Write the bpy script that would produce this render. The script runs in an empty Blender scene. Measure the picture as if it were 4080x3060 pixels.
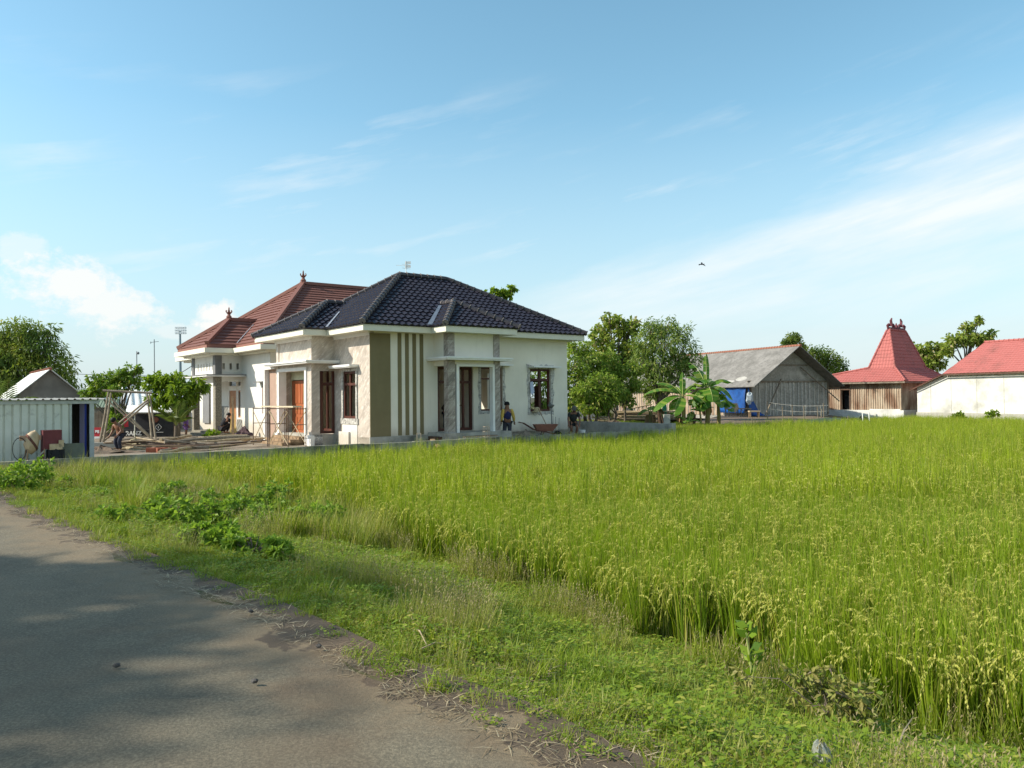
import bpy, math, random
from math import sin, cos, pi, radians, sqrt, atan2
from mathutils import Vector, Matrix, noise as mn
R = random.Random(7)
S = bpy.context.scene
COL = S.collection
V = Vector
# ---------------------------------------------------------------- camera geometry
F, CX, CY, CZ = 3150., 2040., 1530., 1.7
TH, PH = radians(.53), math.atan(49/3150.)
def ray(px, py):
    x, y = px-CX, py-CY
    xr, yr = x*cos(TH)-y*sin(TH), x*sin(TH)+y*cos(TH)
    dx, dy, dz = xr/F, 1., -yr/F
    Y, Z = dy*cos(PH)-dz*sin(PH), dy*sin(PH)+dz*cos(PH)
    return dx/Y, Z/Y
def at(px, py, d):                      # a point seen at px,py that stands d metres ahead
    x, z = ray(px, py); return V((x*d, d, CZ+z*d))
def gr(px, py, d, z):                   # same direction, but on the level z
    x, _ = ray(px, py); return V((x*d, d, z))
aA = radians(52.4)
A, B = V((sin(aA), cos(aA), 0)), V((-cos(aA), sin(aA), 0))
_c = at(1476, 1530, 30.); C0 = V((_c.x, 30., 0))
def ab(a, b, z=0.): return C0 + A*a + B*b + V((0, 0, z))
def toab(p): q = V((p.x, p.y, 0))-C0; return q.dot(A), q.dot(B)
# ---------------------------------------------------------------- materials
def nd(t, typ, **k):
    n = t.nodes.new(typ)
    for a, v in k.items():
        if hasattr(n, a): setattr(n, a, v)
        else: n.inputs[a.replace('_', ' ')].default_value = v
    return n
def rgb(c): return (c[0], c[1], c[2], 1)
def mixc(t, f, a, b, bt='MIX'):
    m = t.nodes.new('ShaderNodeMix'); m.data_type = 'RGBA'; m.blend_type = bt
    for i, v in ((0, f), (6, a), (7, b)):
        if hasattr(v, 'is_output'): t.links.new(v, m.inputs[i])
        else: m.inputs[i].default_value = v if i == 0 else rgb(v)
    return m.outputs[2]
def ramp(t, v, a, b):
    m = nd(t, 'ShaderNodeMapRange', clamp=True); t.links.new(v, m.inputs[0])
    m.inputs[1].default_value = a; m.inputs[2].default_value = b; return m.outputs[0]
def math_(t, op, a, b=0.):
    m = nd(t, 'ShaderNodeMath', operation=op)
    for i, v in ((0, a), (1, b)):
        if hasattr(v, 'is_output'): t.links.new(v, m.inputs[i])
        else: m.inputs[i].default_value = v
    return m.outputs[0]
def coords(t, sc=(1, 1, 1), rot=(0, 0, 0), kind='Object'):
    c = nd(t, 'ShaderNodeTexCoord'); m = nd(t, 'ShaderNodeMapping')
    t.links.new(c.outputs[kind], m.inputs[0]); m.inputs['Scale'].default_value = sc; m.inputs['Rotation'].default_value = rot
    return m.outputs[0]
def noise(t, vec, scale, detail=4, rough=.6):
    n = nd(t, 'ShaderNodeTexNoise'); n.inputs['Scale'].default_value = scale; n.inputs['Detail'].default_value = detail
    n.inputs['Roughness'].default_value = rough
    if vec is not None: t.links.new(vec, n.inputs['Vector'])
    return n.outputs['Fac']
def newmat(name):
    m = bpy.data.materials.new(name); m.use_nodes = True; t = m.node_tree
    return m, t, t.nodes['Principled BSDF']
def mat(name, c1, c2=None, scale=3., rough=.8, bump=0., bscale=None, spec=.3, stretch=(1, 1, 1), metal=0., lo=.35, hi=.65, c3=None, s3=.7, lo3=.5, hi3=.7):
    m, t, b = newmat(name)
    v = coords(t, stretch)
    col = None
    if c2 is not None:
        col = mixc(t, ramp(t, noise(t, v, scale), lo, hi), c1, c2)
        if c3 is not None: col = mixc(t, ramp(t, noise(t, v, s3, 5, .65), lo3, hi3), col, c3)
        t.links.new(col, b.inputs['Base Color'])
    else: b.inputs['Base Color'].default_value = rgb(c1)
    b.inputs['Roughness'].default_value = rough; b.inputs['Specular IOR Level'].default_value = spec; b.inputs['Metallic'].default_value = metal
    if bump:
        bp = nd(t, 'ShaderNodeBump'); bp.inputs['Strength'].default_value = bump; bp.inputs['Distance'].default_value = .02
        t.links.new(noise(t, v, bscale or scale*4, 6, .7), bp.inputs['Height']); t.links.new(bp.outputs[0], b.inputs['Normal'])
    return m
def leafmat(name, c1, c2, c3=None, tr=.35, rough=.5, patch=None, ps=.25):
    m, t, b = newmat(name)
    g = nd(t, 'ShaderNodeNewGeometry')
    r = g.outputs['Random Per Island']
    col = mixc(t, r, c1, c2)
    if c3 is not None: col = mixc(t, ramp(t, r, .86, .9), col, c3)
    if patch is not None:
        n = noise(t, g.outputs['Position'], ps, 3, .6)
        col = mixc(t, ramp(t, n, .42, .62), col, patch)
    t.links.new(col, b.inputs['Base Color']); b.inputs['Roughness'].default_value = rough; b.inputs['Specular IOR Level'].default_value = .25
    tl = nd(t, 'ShaderNodeBsdfTranslucent'); t.links.new(mixc(t, .5, col, (1., 1., .25), 'MULTIPLY'), tl.inputs['Color'])
    mx = nd(t, 'ShaderNodeMixShader'); mx.inputs[0].default_value = tr
    t.links.new(b.outputs[0], mx.inputs[1]); t.links.new(tl.outputs[0], mx.inputs[2])
    t.links.new(mx.outputs[0], t.nodes['Material Output'].inputs['Surface'])
    return m
def marble(name, c1, c2, vein):
    m, t, b = newmat(name)
    v = coords(t, (1, 1, 1), (.3, .2, .5))
    m2 = nd(t, 'ShaderNodeMapping'); t.links.new(coords(t, (1, 1, 1), (.75, .6, .3)), m2.inputs[0]); m2.inputs['Scale'].default_value = (1, 1.3, 4.5); v2 = m2.outputs[0]
    col = mixc(t, ramp(t, noise(t, v2, 1.1, 6, .7), .40, .60), c1, c2)
    col = mixc(t, ramp(t, noise(t, v2, 2.6, 7, .72), .52, .64), col, vein)
    col = mixc(t, math_(t, 'MULTIPLY', ramp(t, noise(t, v2, 6., 6, .75), .56, .66), .7), col, c2)
    # tile joints every 0.6 m on all three axes
    c = nd(t, 'ShaderNodeTexCoord'); sx = nd(t, 'ShaderNodeSeparateXYZ'); t.links.new(c.outputs['Object'], sx.inputs[0])
    j = math_(t, 'LESS_THAN', math_(t, 'FRACT', math_(t, 'DIVIDE', math_(t, 'ADD', sx.outputs[2], .1), .6)), .014)
    col = mixc(t, j, col, (.5, .47, .42))
    t.links.new(col, b.inputs['Base Color']); b.inputs['Roughness'].default_value = .45
    return m
def tilemat(name, c1, c2, rough=.5, dirt=None, spec=.4):
    m, t, b = newmat(name)
    g = nd(t, 'ShaderNodeNewGeometry')
    col = mixc(t, noise(t, coords(t), 9., 3, .7), c1, c2)
    if dirt is not None: col = mixc(t, ramp(t, noise(t, coords(t), .8, 6, .75), .52, .75), col, dirt)
    t.links.new(col, b.inputs['Base Color']); b.inputs['Roughness'].default_value = rough; b.inputs['Specular IOR Level'].default_value = spec
    return m
M = {}
M['white'] = mat('white_paint', (.74, .72, .66), (.69, .67, .61), 1.2, .85, .05, 30, c3=(.66, .63, .56), s3=.6, lo3=.55, hi3=.8)
M['creamwall'] = mat('cream_white_paint', (.80, .75, .635), (.75, .70, .59), .8, .85, .05, 30, c3=(.68, .63, .53), s3=.5, lo3=.5, hi3=.8)
def splash(m):                     # mud thrown up along the foot of a wall
    t = m.node_tree; b = t.nodes['Principled BSDF']; src = b.inputs['Base Color'].links[0].from_socket
    c = nd(t, 'ShaderNodeTexCoord'); sx = nd(t, 'ShaderNodeSeparateXYZ'); t.links.new(c.outputs['Object'], sx.inputs[0])
    h = math_(t, 'SUBTRACT', sx.outputs[2], math_(t, 'MULTIPLY', noise(t, coords(t, (1, 1, .5)), 2.2, 6, .75), .9))
    drip = ramp(t, noise(t, coords(t, (2.5, 2.5, .18)), 2., 5, .7), .56, .75)
    col = mixc(t, math_(t, 'MULTIPLY', drip, .3), src, (.46, .42, .34)); col = mixc(t, math_(t, 'MULTIPLY', ramp(t, h, .35, -.1), .6), col, (.40, .33, .24)); t.links.new(col, b.inputs['Base Color'])
splash(M['creamwall']); splash(M['white'])
M['trim'] = mat('white_trim', (.82, .81, .77), (.74, .72, .68), 2., .6)
M['fascia'] = mat('fascia_paint', (.74, .71, .58), (.69, .66, .54), 2., .7)
M['olive'] = mat('olive_paint', (.20, .165, .085), (.18, .148, .075), 2., .8, .04, 30)
M['taupe'] = mat('taupe_paint', (.40, .27, .205), (.36, .245, .185), 1.5, .8)
M['marble'] = marble('stone_cladding', (.56, .485, .405), (.39, .33, .275), (.68, .62, .55))
M['marbleg'] = marble('grey_stone_cladding', (.36, .305, .26), (.17, .14, .12), (.52, .47, .41))
M['darktile'] = tilemat('dark_roof_tile', (.012, .010, .017), (.030, .025, .037), .42, (.042, .035, .042), .4)
M['darkcap'] = tilemat('dark_ridge_tile', (.02, .018, .022), (.05, .043, .047), .45, (.10, .085, .08))
M['mortar'] = mat('ridge_mortar', (.24, .205, .185), (.13, .11, .10), 9., .9)
M['redtile'] = tilemat('red_roof_tile', (.20, .088, .068), (.145, .062, .048), .7, (.235, .11, .085), .2)
M['redcap'] = tilemat('red_ridge_tile', (.26, .11, .08), (.19, .08, .06), .7)
M['pinktile'] = tilemat('salmon_roof_tile', (.45, .15, .135), (.36, .115, .10), .75, (.25, .10, .085), .15)
M['brown'] = mat('brown_frame_wood', (.10, .032, .02), (.06, .02, .014), 4., .5, stretch=(1, 1, .2))
M['door'] = mat('orange_door_wood', (.42, .13, .05), (.28, .08, .03), 3., .4, stretch=(4, 4, .6))
M['teak'] = mat('light_door_wood', (.46, .2, .075), (.36, .145, .05), 3., .45, stretch=(4, 4, .6))
M['glass'] = mat('dark_glass', (.02, .025, .025), None, rough=.08, spec=.6)
M['concrete'] = mat('raw_concrete', (.43, .41, .35), (.30, .285, .245), 2.2, .9, .35, 14, c3=(.12, .12, .1), s3=.9, lo3=.52, hi3=.74)
M['mosscrete'] = mat('stained_concrete', (.36, .345, .27), (.25, .24, .185), 2.6, .9, .5, 14, c3=(.095, .095, .07), s3=1.3, lo3=.46, hi3=.66)
M['grave'] = mat('grey_paint', (.19, .185, .18), (.15, .148, .145), 3., .7)
M['pebble'] = mat('pebble_render', (.33, .30, .235), (.12, .11, .085), 22., .9, .4, 30)
M['plasterhole'] = mat('broken_plaster', (.60, .58, .53), (.30, .28, .25), 9., .9, .6, 16, c3=(.07, .06, .05), s3=7., lo3=.58, hi3=.64)
M['soil'] = mat('dry_soil', (.27, .215, .16), (.17, .135, .10), 1.4, .95, .6, 12, c3=(.36, .31, .245), s3=.5)
M['mud'] = mat('paddy_mud', (.07, .06, .03), (.05, .05, .02), 2., .9)
M['bamboo'] = mat('dry_bamboo', (.46, .36, .22), (.3, .225, .135), 6., .6, stretch=(1, 1, .4))
M['bambooold'] = mat('weathered_bamboo', (.24, .2, .15), (.14, .11, .08), 5., .8)
M['plank'] = mat('rough_plank', (.36, .25, .15), (.21, .135, .075), 5., .8, .2)
M['plankdark'] = mat('dark_plank', (.13, .075, .05), (.075, .045, .03), 5., .8, .2)
M['steel'] = mat('galvanised_steel', (.66, .67, .58), (.58, .60, .51), 1.5, .5, metal=.0, c3=(.25, .24, .2), s3=1.8, lo3=.58, hi3=.75)
M['zinc'] = mat('bright_zinc', (.78, .78, .74), (.62, .62, .6), 3., .4, metal=.2)
M['rust'] = mat('rusty_steel', (.17, .065, .045), (.09, .04, .03), 5., .8)
M['pipe'] = mat('thin_rusty_tube', (.19, .13, .09), (.12, .08, .06), 5., .6)
M['black'] = mat('black_plastic', (.012, .012, .014), (.03, .03, .032), 4., .55)
M['blacknet'] = mat('black_net', (.02, .02, .022), (.06, .06, .06), 6., .8)
M['blue'] = mat('blue_tarp', (.008, .05, .2), (.012, .085, .31), 3., .5)
M['bluedoor'] = mat('blue_panel', (.008, .022, .17), (.012, .03, .22), 3., .55)
M['grey'] = mat('asbestos_roof', (.25, .235, .215), (.16, .15, .135), 1.1, .95, .25, 14, stretch=(1, 1, 1), c3=(.115, .11, .10), s3=5., lo3=.5, hi3=.72)
M['weave'] = mat('woven_bamboo', (.34, .32, .28), (.20, .185, .16), 10., .9, .3, 20, c3=(.42, .39, .34), s3=1.2)
M['batten'] = mat('grey_batten', (.48, .45, .40), (.30, .28, .245), 6., .9)
M['oldboard'] = mat('weathered_board', (.50, .41, .30), (.27, .17, .11), 1.7, .9, .2, stretch=(1, 1, .35), c3=(.16, .085, .05), s3=1.4)
M['limewall'] = mat('limewashed_wall', (.68, .67, .62), (.55, .54, .49), .9, .9, .3, 9, c3=(.36, .35, .31), s3=.7, lo3=.48, hi3=.72)
M['greywall'] = mat('old_plaster', (.2, .19, .165), (.145, .138, .12), .9, .9, .15, 9, c3=(.26, .245, .21), s3=.6)
M['skin'] = mat('brown_skin', (.23, .11, .065), (.19, .09, .05), 6., .5)
M['red'] = mat('red_cloth', (.55, .03, .04), (.42, .02, .03), 4., .7)
M['cream'] = mat('cream_paint', (.58, .44, .28), (.42, .3, .18), 4., .6)
M['bark'] = mat('tree_bark', (.17, .135, .10), (.09, .072, .055), 6., .9, .5, 20, stretch=(1, 1, .3))
def plain(name, c, rough=.7, spec=.3, metal=0.):
    if name not in M: M[name] = mat(name, c, tuple(x*.82 for x in c), 5., rough, spec=spec, metal=metal)
    return M[name]
# ---------------------------------------------------------------- mesh builder
def hasp(o): return o is not None
class MB:
    def __init__(s): s.v, s.f, s.m, s.cur = [], [], [], 0
    def add(s, vs, fs):
        k = len(s.v); s.v.extend(V(p) for p in vs)
        for f in fs: s.f.append(tuple(i+k for i in f)); s.m.append(s.cur)
    def box(s, x0, x1, y0, y1, z0, z1, fr=None):
        p = [V((x, y, z)) for z in (z0, z1) for y in (y0, y1) for x in (x0, x1)]
        if fr: p = [fr @ q for q in p]
        s.add(p, [(0, 2, 3, 1), (4, 5, 7, 6), (0, 1, 5, 4), (2, 6, 7, 3), (0, 4, 6, 2), (1, 3, 7, 5)])
        return s
    def beam(s, p, q, w, h=None, up=V((0, 0, 1))):       # a straight bar from p to q
        h = h or w; d = (q-p); L = d.length; d.normalize()
        x = d.cross(up)
        if x.length < 1e-4: x = d.cross(V((1, 0, 0)))
        x.normalize(); y = x.cross(d)
        vs = [b+x*i*w/2+y*j*h/2 for b in (p, q) for i, j in ((-1, -1), (1, -1), (1, 1), (-1, 1))]
        s.add(vs, [(0, 1, 2, 3), (7, 6, 5, 4), (0, 4, 5, 1), (1, 5, 6, 2), (2, 6, 7, 3), (3, 7, 4, 0)])
        return s
    def tube(s, pts, rad, n=6, cap=True):
        pts = [V(p) for p in pts]; N = len(pts)
        rad = rad if isinstance(rad, (list, tuple)) else [rad]*N
        k = len(s.v); px = None
        for i, p in enumerate(pts):
            d = (pts[min(i+1, N-1)]-pts[max(i-1, 0)])
            d = d.normalized() if d.length > 1e-6 else V((0, 0, 1))
            x = (px - d*px.dot(d)) if px is not None else d.orthogonal()
            if x.length < 1e-4: x = d.orthogonal()
            x.normalize(); px = x; y = d.cross(x)
            for j in range(n):
                a = 2*pi*j/n; s.v.append(p+(x*cos(a)+y*sin(a))*rad[i])
        for i in range(N-1):
            for j in range(n):
                a, b = k+i*n+j, k+i*n+(j+1) % n
                s.f.append((a, b, b+n, a+n)); s.m.append(s.cur)
        if cap:
            s.f.append(tuple(k+j for j in range(n))[::-1]); s.m.append(s.cur)
            s.f.append(tuple(k+(N-1)*n+j for j in range(n))); s.m.append(s.cur)
        return s
    def lathe(s, c, prof, n=12, axis=None, fr=None):     # prof: (radius, height)
        k = len(s.v); fr = fr or Matrix.Translation(V(c))
        for r, z in prof:
            for j in range(n): s.v.append(fr @ V((r*cos(2*pi*j/n), r*sin(2*pi*j/n), z)))
        for i in range(len(prof)-1):
            for j in range(n):
                a, b = k+i*n+j, k+i*n+(j+1) % n
                s.f.append((a, b, b+n, a+n)); s.m.append(s.cur)
        s.f.append(tuple(k+j for j in range(n))[::-1]); s.m.append(s.cur)
        s.f.append(tuple(k+(len(prof)-1)*n+j for j in range(n))); s.m.append(s.cur)
        return s
    def prism(s, poly, off):                              # polygon (3D points) thickened by the vector off
        n = len(poly); off = V(off); a = [V(p) for p in poly]; b = [p+off for p in a]
        s.add(a+b, [tuple(range(n))[::-1], tuple(range(n, 2*n))]+[(i, (i+1) % n, n+(i+1) % n, n+i) for i in range(n)])
        return s
    def ball(s, c, r, n=8, m=6, jit=0., fr=None):
        c = V(c); r = V(r) if hasattr(r, '__len__') else V((r, r, r)); k = len(s.v)
        for i in range(1, m):
            for j in range(n):
                t, a = pi*i/m, 2*pi*j/n; q = 1+R.uniform(-jit, jit)
                s.v.append(c+V((r.x*sin(t)*cos(a), r.y*sin(t)*sin(a), r.z*cos(t)))*q)
        s.v += [c+V((0, 0, r.z)), c-V((0, 0, r.z))]; T, Bt = len(s.v)-2, len(s.v)-1
        for i in range(m-2):
            for j in range(n):
                a, b = k+i*n+j, k+i*n+(j+1) % n; s.f.append((a, a+n, b+n, b)); s.m.append(s.cur)
        for j in range(n):
            s.f.append((T, k+j, k+(j+1) % n)); s.m.append(s.cur)
            e = k+(m-2)*n; s.f.append((Bt, e+(j+1) % n, e+j)); s.m.append(s.cur)
        return s
    def build(s, name, mats, parent=None, smooth=False, world=False):
        if not isinstance(mats, (list, tuple)): mats = [mats]
        me = bpy.data.meshes.new(name); vs = s.v
        org = None
        if parent is None and vs:
            n = len(vs); zs = min(p.z for p in vs)
            org = V((sum(p.x for p in vs)/n, sum(p.y for p in vs)/n, zs)); vs = [p-org for p in vs]
        elif parent is not None:
            root = parent
            while root.parent: root = root.parent
            if world:
                w = (Matrix.Translation(root.location) @ root.rotation_euler.to_matrix().to_4x4()).inverted(); vs = [w @ p for p in vs]
            elif 'oz' in OZ.get(root.name, ''): vs = [p-V((0, 0, root.location.z)) for p in vs]
        me.from_pydata([tuple(p) for p in vs], [], s.f)
        for m in mats: me.materials.append(M[m] if isinstance(m, str) else m)
        me.polygons.foreach_set('material_index', s.m)
        if smooth: me.polygons.foreach_set('use_smooth', [True]*len(s.f))
        me.update()
        o = bpy.data.objects.new(name, me); COL.objects.link(o)
        if parent is not None: o.parent = parent
        elif org is not None: o.location = org
        return o
OZ = {}
def tag(o, label=None, cat=None, group=None, kind=None):
    if label: o['label'] = label
    if cat: o['category'] = cat
    if group: o['group'] = group
    if kind: o['kind'] = kind
    return o
def thing(name, label, cat, loc, rz=0., group=None, absz=False):
    o = bpy.data.objects.new(name, None); COL.objects.link(o); o.location = V(loc); o.rotation_euler = (0, 0, rz)
    o.empty_display_size = .2
    if absz: OZ[o.name] = 'oz'
    return tag(o, label, cat, group)
def dup(o, loc=None, rz=None, sc=None, label=None):
    kids = [c for c in bpy.data.objects if c.parent == o]
    n = o.copy(); COL.objects.link(n)
    if loc is not None: n.location = V(loc)
    if rz is not None: n.rotation_euler.z = rz
    if sc is not None: n.scale = (sc, sc, sc)
    if label: n['label'] = label
    def rec(src, dst):
        for c in [k for k in bpy.data.objects if k.parent == src]:
            d = c.copy(); COL.objects.link(d); d.parent = dst; rec(c, d)
    for k in kids:
        d = k.copy(); COL.objects.link(d); d.parent = n; rec(k, d)
    return n
HR = atan2(A.y, A.x)                     # heading of the houses' long side
# ---------------------------------------------------------------- building pieces
def tiles(mb, poly, row=.3, wave=.24, amp=.028, step=.045, seg=4):
    """courses of roof tiles over a planar convex polygon whose first edge is the eave"""
    p0, p1 = V(poly[0]), V(poly[1]); u = (p1-p0).normalized()
    n = None
    for q in poly[2:]:
        n = u.cross(V(q)-p0)
        if n.length > 1e-3: break
    n.normalize()
    if n.z < 0: n = -n
    v = n.cross(u).normalized()
    if v.z < 0: v = -v
    uv = [((V(q)-p0).dot(u), (V(q)-p0).dot(v)) for q in poly]
    vm = max(b for a, b in uv)
    def span(h):
        h = min(max(h, 1e-4), vm-1e-3); xs = []
        for i in range(len(uv)):
            (a0, b0), (a1, b1) = uv[i], uv[(i+1) % len(uv)]
            if (b0-h)*(b1-h) < 0: xs.append(a0+(a1-a0)*(h-b0)/(b1-b0))
        return (min(xs), max(xs)) if xs else (0, 0)
    nr = max(1, int(round(vm/row))); rw = vm/nr
    du = wave/seg
    for j in range(nr):
        h0, h1 = j*rw, (j+1)*rw; (a0, a1), (b0, b1) = span(h0), span(h1)
        k0, k1 = int(math.floor(min(a0, b0)/du)), int(math.ceil(max(a1, b1)/du))
        k = len(mb.v); sh = (j % 2)*pi*.0
        for i in range(k0, k1+1):
            x = i*du; wv = amp*sin(2*pi*x/wave+sh)
            if abs(wv) > 0: wv += amp*.35*sin(4*pi*x/wave)
            xa, xb = min(max(x, a0), a1), min(max(x, b0), b1)
            base = p0+v*h0; top = p0+v*h1
            jt = .009*mn.noise(V((x*2.3+p0.x, h0*3.1+p0.y, p0.z)))
            mb.v.append(base+u*xa+n*(-.01)); mb.v.append(base+u*xa+n*(step+wv+jt)-v*(jt*1.2)); mb.v.append(top+u*xb+n*(wv*.9+.004+jt*.5))
        for i in range(k1-k0):
            a = k+3*i
            mb.f.append((a, a+3, a+4, a+1)); mb.m.append(mb.cur); mb.f.append((a+1, a+4, a+5, a+2)); mb.m.append(mb.cur)
def ridgecap(mb, p, q, r=.13, L=.34, lip=.035, n=7):
    p, q = V(p), V(q); D = q-p; m = max(1, int(D.length/L)); pts, rad = [], []
    for i in range(m):
        for t, k in ((0., r*1.04), (.98, r*.92)):
            pts.append(p+D*((i+t)/m)); rad.append(k)
    mb.tube(pts, rad, n)
    if lip:
        mb.cur = 1
        for i in range(m): mb.tube([p+D*((i-.02)/m), p+D*((i+.08)/m)], [r+lip*.6, r+lip*.8], n)
        mb.cur = 0
def boxwall(mb, axis, t0, t1, s0, s1, z0, z1, holes=()):
    """a wall along an axis with rectangular openings (s0,s1,z0,z1)"""
    ss = sorted({s0, s1, *[min(max(h[i], s0), s1) for h in holes for i in (0, 1)]})
    for i in range(len(ss)-1):
        a, b = ss[i], ss[i+1]; mid = (a+b)/2
        hs = sorted((h[2], h[3]) for h in holes if h[0] < mid < h[1]); z = z0
        for h0, h1 in hs+[(z1, z1)]:
            if h0 > z+1e-4:
                if axis == 'a': mb.box(a, b, t0, t1, z, h0)
                else: mb.box(t0, t1, a, b, z, h0)
            z = h1
def corrugated(mb, p, u, v, pitch=.15, amp=.03, trap=True):
    """sheet spanned by u (across the ribs) and v (along the ribs), real depth"""
    p, u, v = V(p), V(u), V(v); n = u.cross(v).normalized(); W = u.length; un = u.normalized(); x = 0; pr = []
    while x < W:
        for t, h in ((0, 1), (.7, 1), (.76, 0), (.92, 0), (.98, 1)) if trap == 1 else ((0, 0), (.30, 0), (.42, 1), (.58, 1), (.70, 0)) if trap else ((0, 0), (.25, .7), (.5, 1), (.75, .7)):
            if x+t*pitch <= W: pr.append((x+t*pitch, h*amp))
        x += pitch
    pr.append((W, 0)); k = len(mb.v)
    for x, h in pr:
        for w in (V((0, 0, 0)), v):
            mb.v.append(p+un*x+n*h+w); mb.v.append(p+un*x+n*(h-.006)+w)
    for i in range(len(pr)-1):
        a = k+4*i; b = a+4
        for f in ((a, b, b+2, a+2), (a+1, a+3, b+3, b+1), (a, a+1, b+1, b), (a+2, b+2, b+3, a+3)):
            mb.f.append(f); mb.m.append(mb.cur)
# ---------------------------------------------------------------- ground, road, yard
E_ = [(9, -6), (4.0, -.8), (1.4, 2.3), (.26, 3.6), (-.13, 4.15), (-.93, 4.92), (-1.51, 5.62), (-2.25, 6.47), (-3.14, 7.38), (-4.13, 8.44), (-5.35, 9.68), (-6.66, 11.1), (-8.43, 13.02), (-11.2, 16.6), (-14.5, 21)]
Q_ = [(14, -4), (8.2, 1.4), (5.6, 4.4), (3.25, 5.5), (2.4, 6.6), (1.45, 8.3), (.45, 10.2), (-1.55, 12.8), (-3.15, 15.6), (-4.9, 18.2), (-6.9, 20.2), (-8.8, 21.6), (-10.9, 22.4)]
def resample(pl, n):
    pts = [V((x, y, 0)) for x, y in pl]; L = [0]
    for i in range(1, len(pts)): L.append(L[-1]+(pts[i]-pts[i-1]).length)
    out = []
    for k in range(n):
        s = L[-1]*k/(n-1); i = 0
        while i < len(L)-2 and L[i+1] < s: i += 1
        out.append(pts[i].lerp(pts[i+1], (s-L[i])/(L[i+1]-L[i])))
    return out
NE = 160
ER, QR = resample(E_, NE), resample(Q_, NE)
def vz(p, t):
    if t < 0: return -.012
    return -.95*min(t, 1.)**1.25 + (.05*mn.noise(p*1.3)+.02*mn.noise(p*5.))*min(1, t*4)
def vpt(f, t):                      # point of the verge: f along it, t from road (0) to rice (1)
    i = min(int(f), NE-2); e = ER[i].lerp(ER[i+1], f-i); q = QR[i].lerp(QR[i+1], f-i)
    e = e+ (q-e).normalized()*(.10*mn.noise(e*1.1)+.05*mn.noise(e*3.7)-.05)
    p = e.lerp(q, t); p.z = vz(p, t); return p
mb = MB(); NT = 34
for i in range(NE-1):
    for j in range(NT): mb.v.append(vpt(i, -.02+1.2*j/(NT-1)))
for i in range(NE-2):
    for j in range(NT-1):
        a = i*NT+j; mb.f.append((a, a+1, a+NT+1, a+NT)); mb.m.append(0)
M['verge'] = mat('grassy_soil', (.075, .085, .02), (.10, .08, .035), 3., .95, .5, 10, c3=(.13, .1, .055), s3=2., lo3=.5, hi3=.7)
tag(mb.build('grass_verge', 'verge', smooth=True), kind='structure')
# asphalt road
def roadmat():
    m, t, b = newmat('worn_asphalt')
    v = coords(t, kind='Object')
    base = mixc(t, ramp(t, noise(t, v, 1.2, 5, .65), .3, .7), (.25, .215, .15), (.175, .148, .105))
    spk = mixc(t, ramp(t, noise(t, v, 55., 3, .8), .42, .66), (.3, .3, .3), (1.25, 1.2, 1.12))
    col = mixc(t, .55, base, spk, 'MULTIPLY')
    at_ = nd(t, 'ShaderNodeAttribute', attribute_name='edge')
    e = math_(t, 'ADD', at_.outputs['Fac'], math_(t, 'MULTIPLY', math_(t, 'SUBTRACT', noise(t, v, 1.1, 5, .7), .5), 1.9))
    col = mixc(t, math_(t, 'MULTIPLY', ramp(t, e, .45, .95), .75), col, (.225, .165, .10))
    col = mixc(t, math_(t, 'MULTIPLY', ramp(t, e, .98, 1.03), .8), col, (.085, .062, .045))
    mud = noise(t, coords(t, (1, 1, 1)), .42, 4, .6)
    col = mixc(t, math_(t, 'MULTIPLY', ramp(t, mud, .55, .68), .6), col, (.12, .078, .048))
    t.links.new(col, b.inputs['Base Color']); b.inputs['Roughness'].default_value = .85; b.inputs['Specular IOR Level'].default_value = .25
    bp = nd(t, 'ShaderNodeBump'); bp.inputs['Strength'].default_value = .9; bp.inputs['Distance'].default_value = .012
    t.links.new(noise(t, v, 38., 6, .8), bp.inputs['Height']); t.links.new(bp.outputs[0], b.inputs['Normal'])
    return m
M['road'] = roadmat()
W_ = 5.2; NR = 44; mb = MB(); ed = []
for i in range(NE-1):
    e = ER[i]; d = (ER[i+1]-ER[i]).normalized(); nl = V((-d.y, d.x, 0))
    for j in range(NR):
        s = (j/(NR-1))**1.6*W_ - .35
        p = e+nl*s; p.z = -.004+.012*mn.noise(p*.9)+.02*min(max(s, 0), 2.6)/2.6; mb.v.append(p); ed.append(max(0., 1-s/1.1))
for i in range(NE-2):
    for j in range(NR-1):
        a = i*NR+j; mb.f.append((a, a+NR, a+NR+1, a+1)); mb.m.append(0)
o = mb.build('road', 'road', smooth=True)
at_ = o.data.attributes.new('edge', 'FLOAT', 'POINT'); at_.data.foreach_set('value', ed)
tag(o, kind='structure')
mb = MB(); mb.box(-700, 700, -80, 1200, -3, -.985); tag(mb.build('ground', 'mud'), kind='structure')
# ground on the other side of the road
mb = MB(); n = 40
for i in range(n):
    k = i*(NE-2)//(n-1); e = ER[k]; d = (ER[k+1]-ER[k]).normalized(); nl = V((-d.y, d.x, 0))
    for s in (W_-.55, W_+2, W_+60): p = e+nl*s; p.z = -.03 if s > W_ else -.02; mb.v.append(p)
for i in range(n-1):
    for j in range(2): a = i*3+j; mb.f.append((a, a+3, a+4, a+1)); mb.m.append(0)
tag(mb.build('roadside_ground', 'verge'), kind='structure')
# building yard behind the wall
YZ = -.2
def yard_z(a, b): return YZ+.05*mn.noise(V((a*.5, b*.5, 3)))+.025*mn.noise(V((a*1.7, b*1.7, 1)))
mb = MB(); na, nb = 70, 90
for i in range(na+1):
    for j in range(nb+1):
        a, b = -13.6+i*(27.9/na), -2.3+j*(46./nb); mb.v.append(ab(a, b, yard_z(a, b)))
for i in range(na):
    for j in range(nb):
        k = i*(nb+1)+j; mb.f.append((k, k+nb+1, k+nb+2, k+1)); mb.m.append(0)
tag(mb.build('yard', 'soil', smooth=True), kind='structure')
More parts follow.
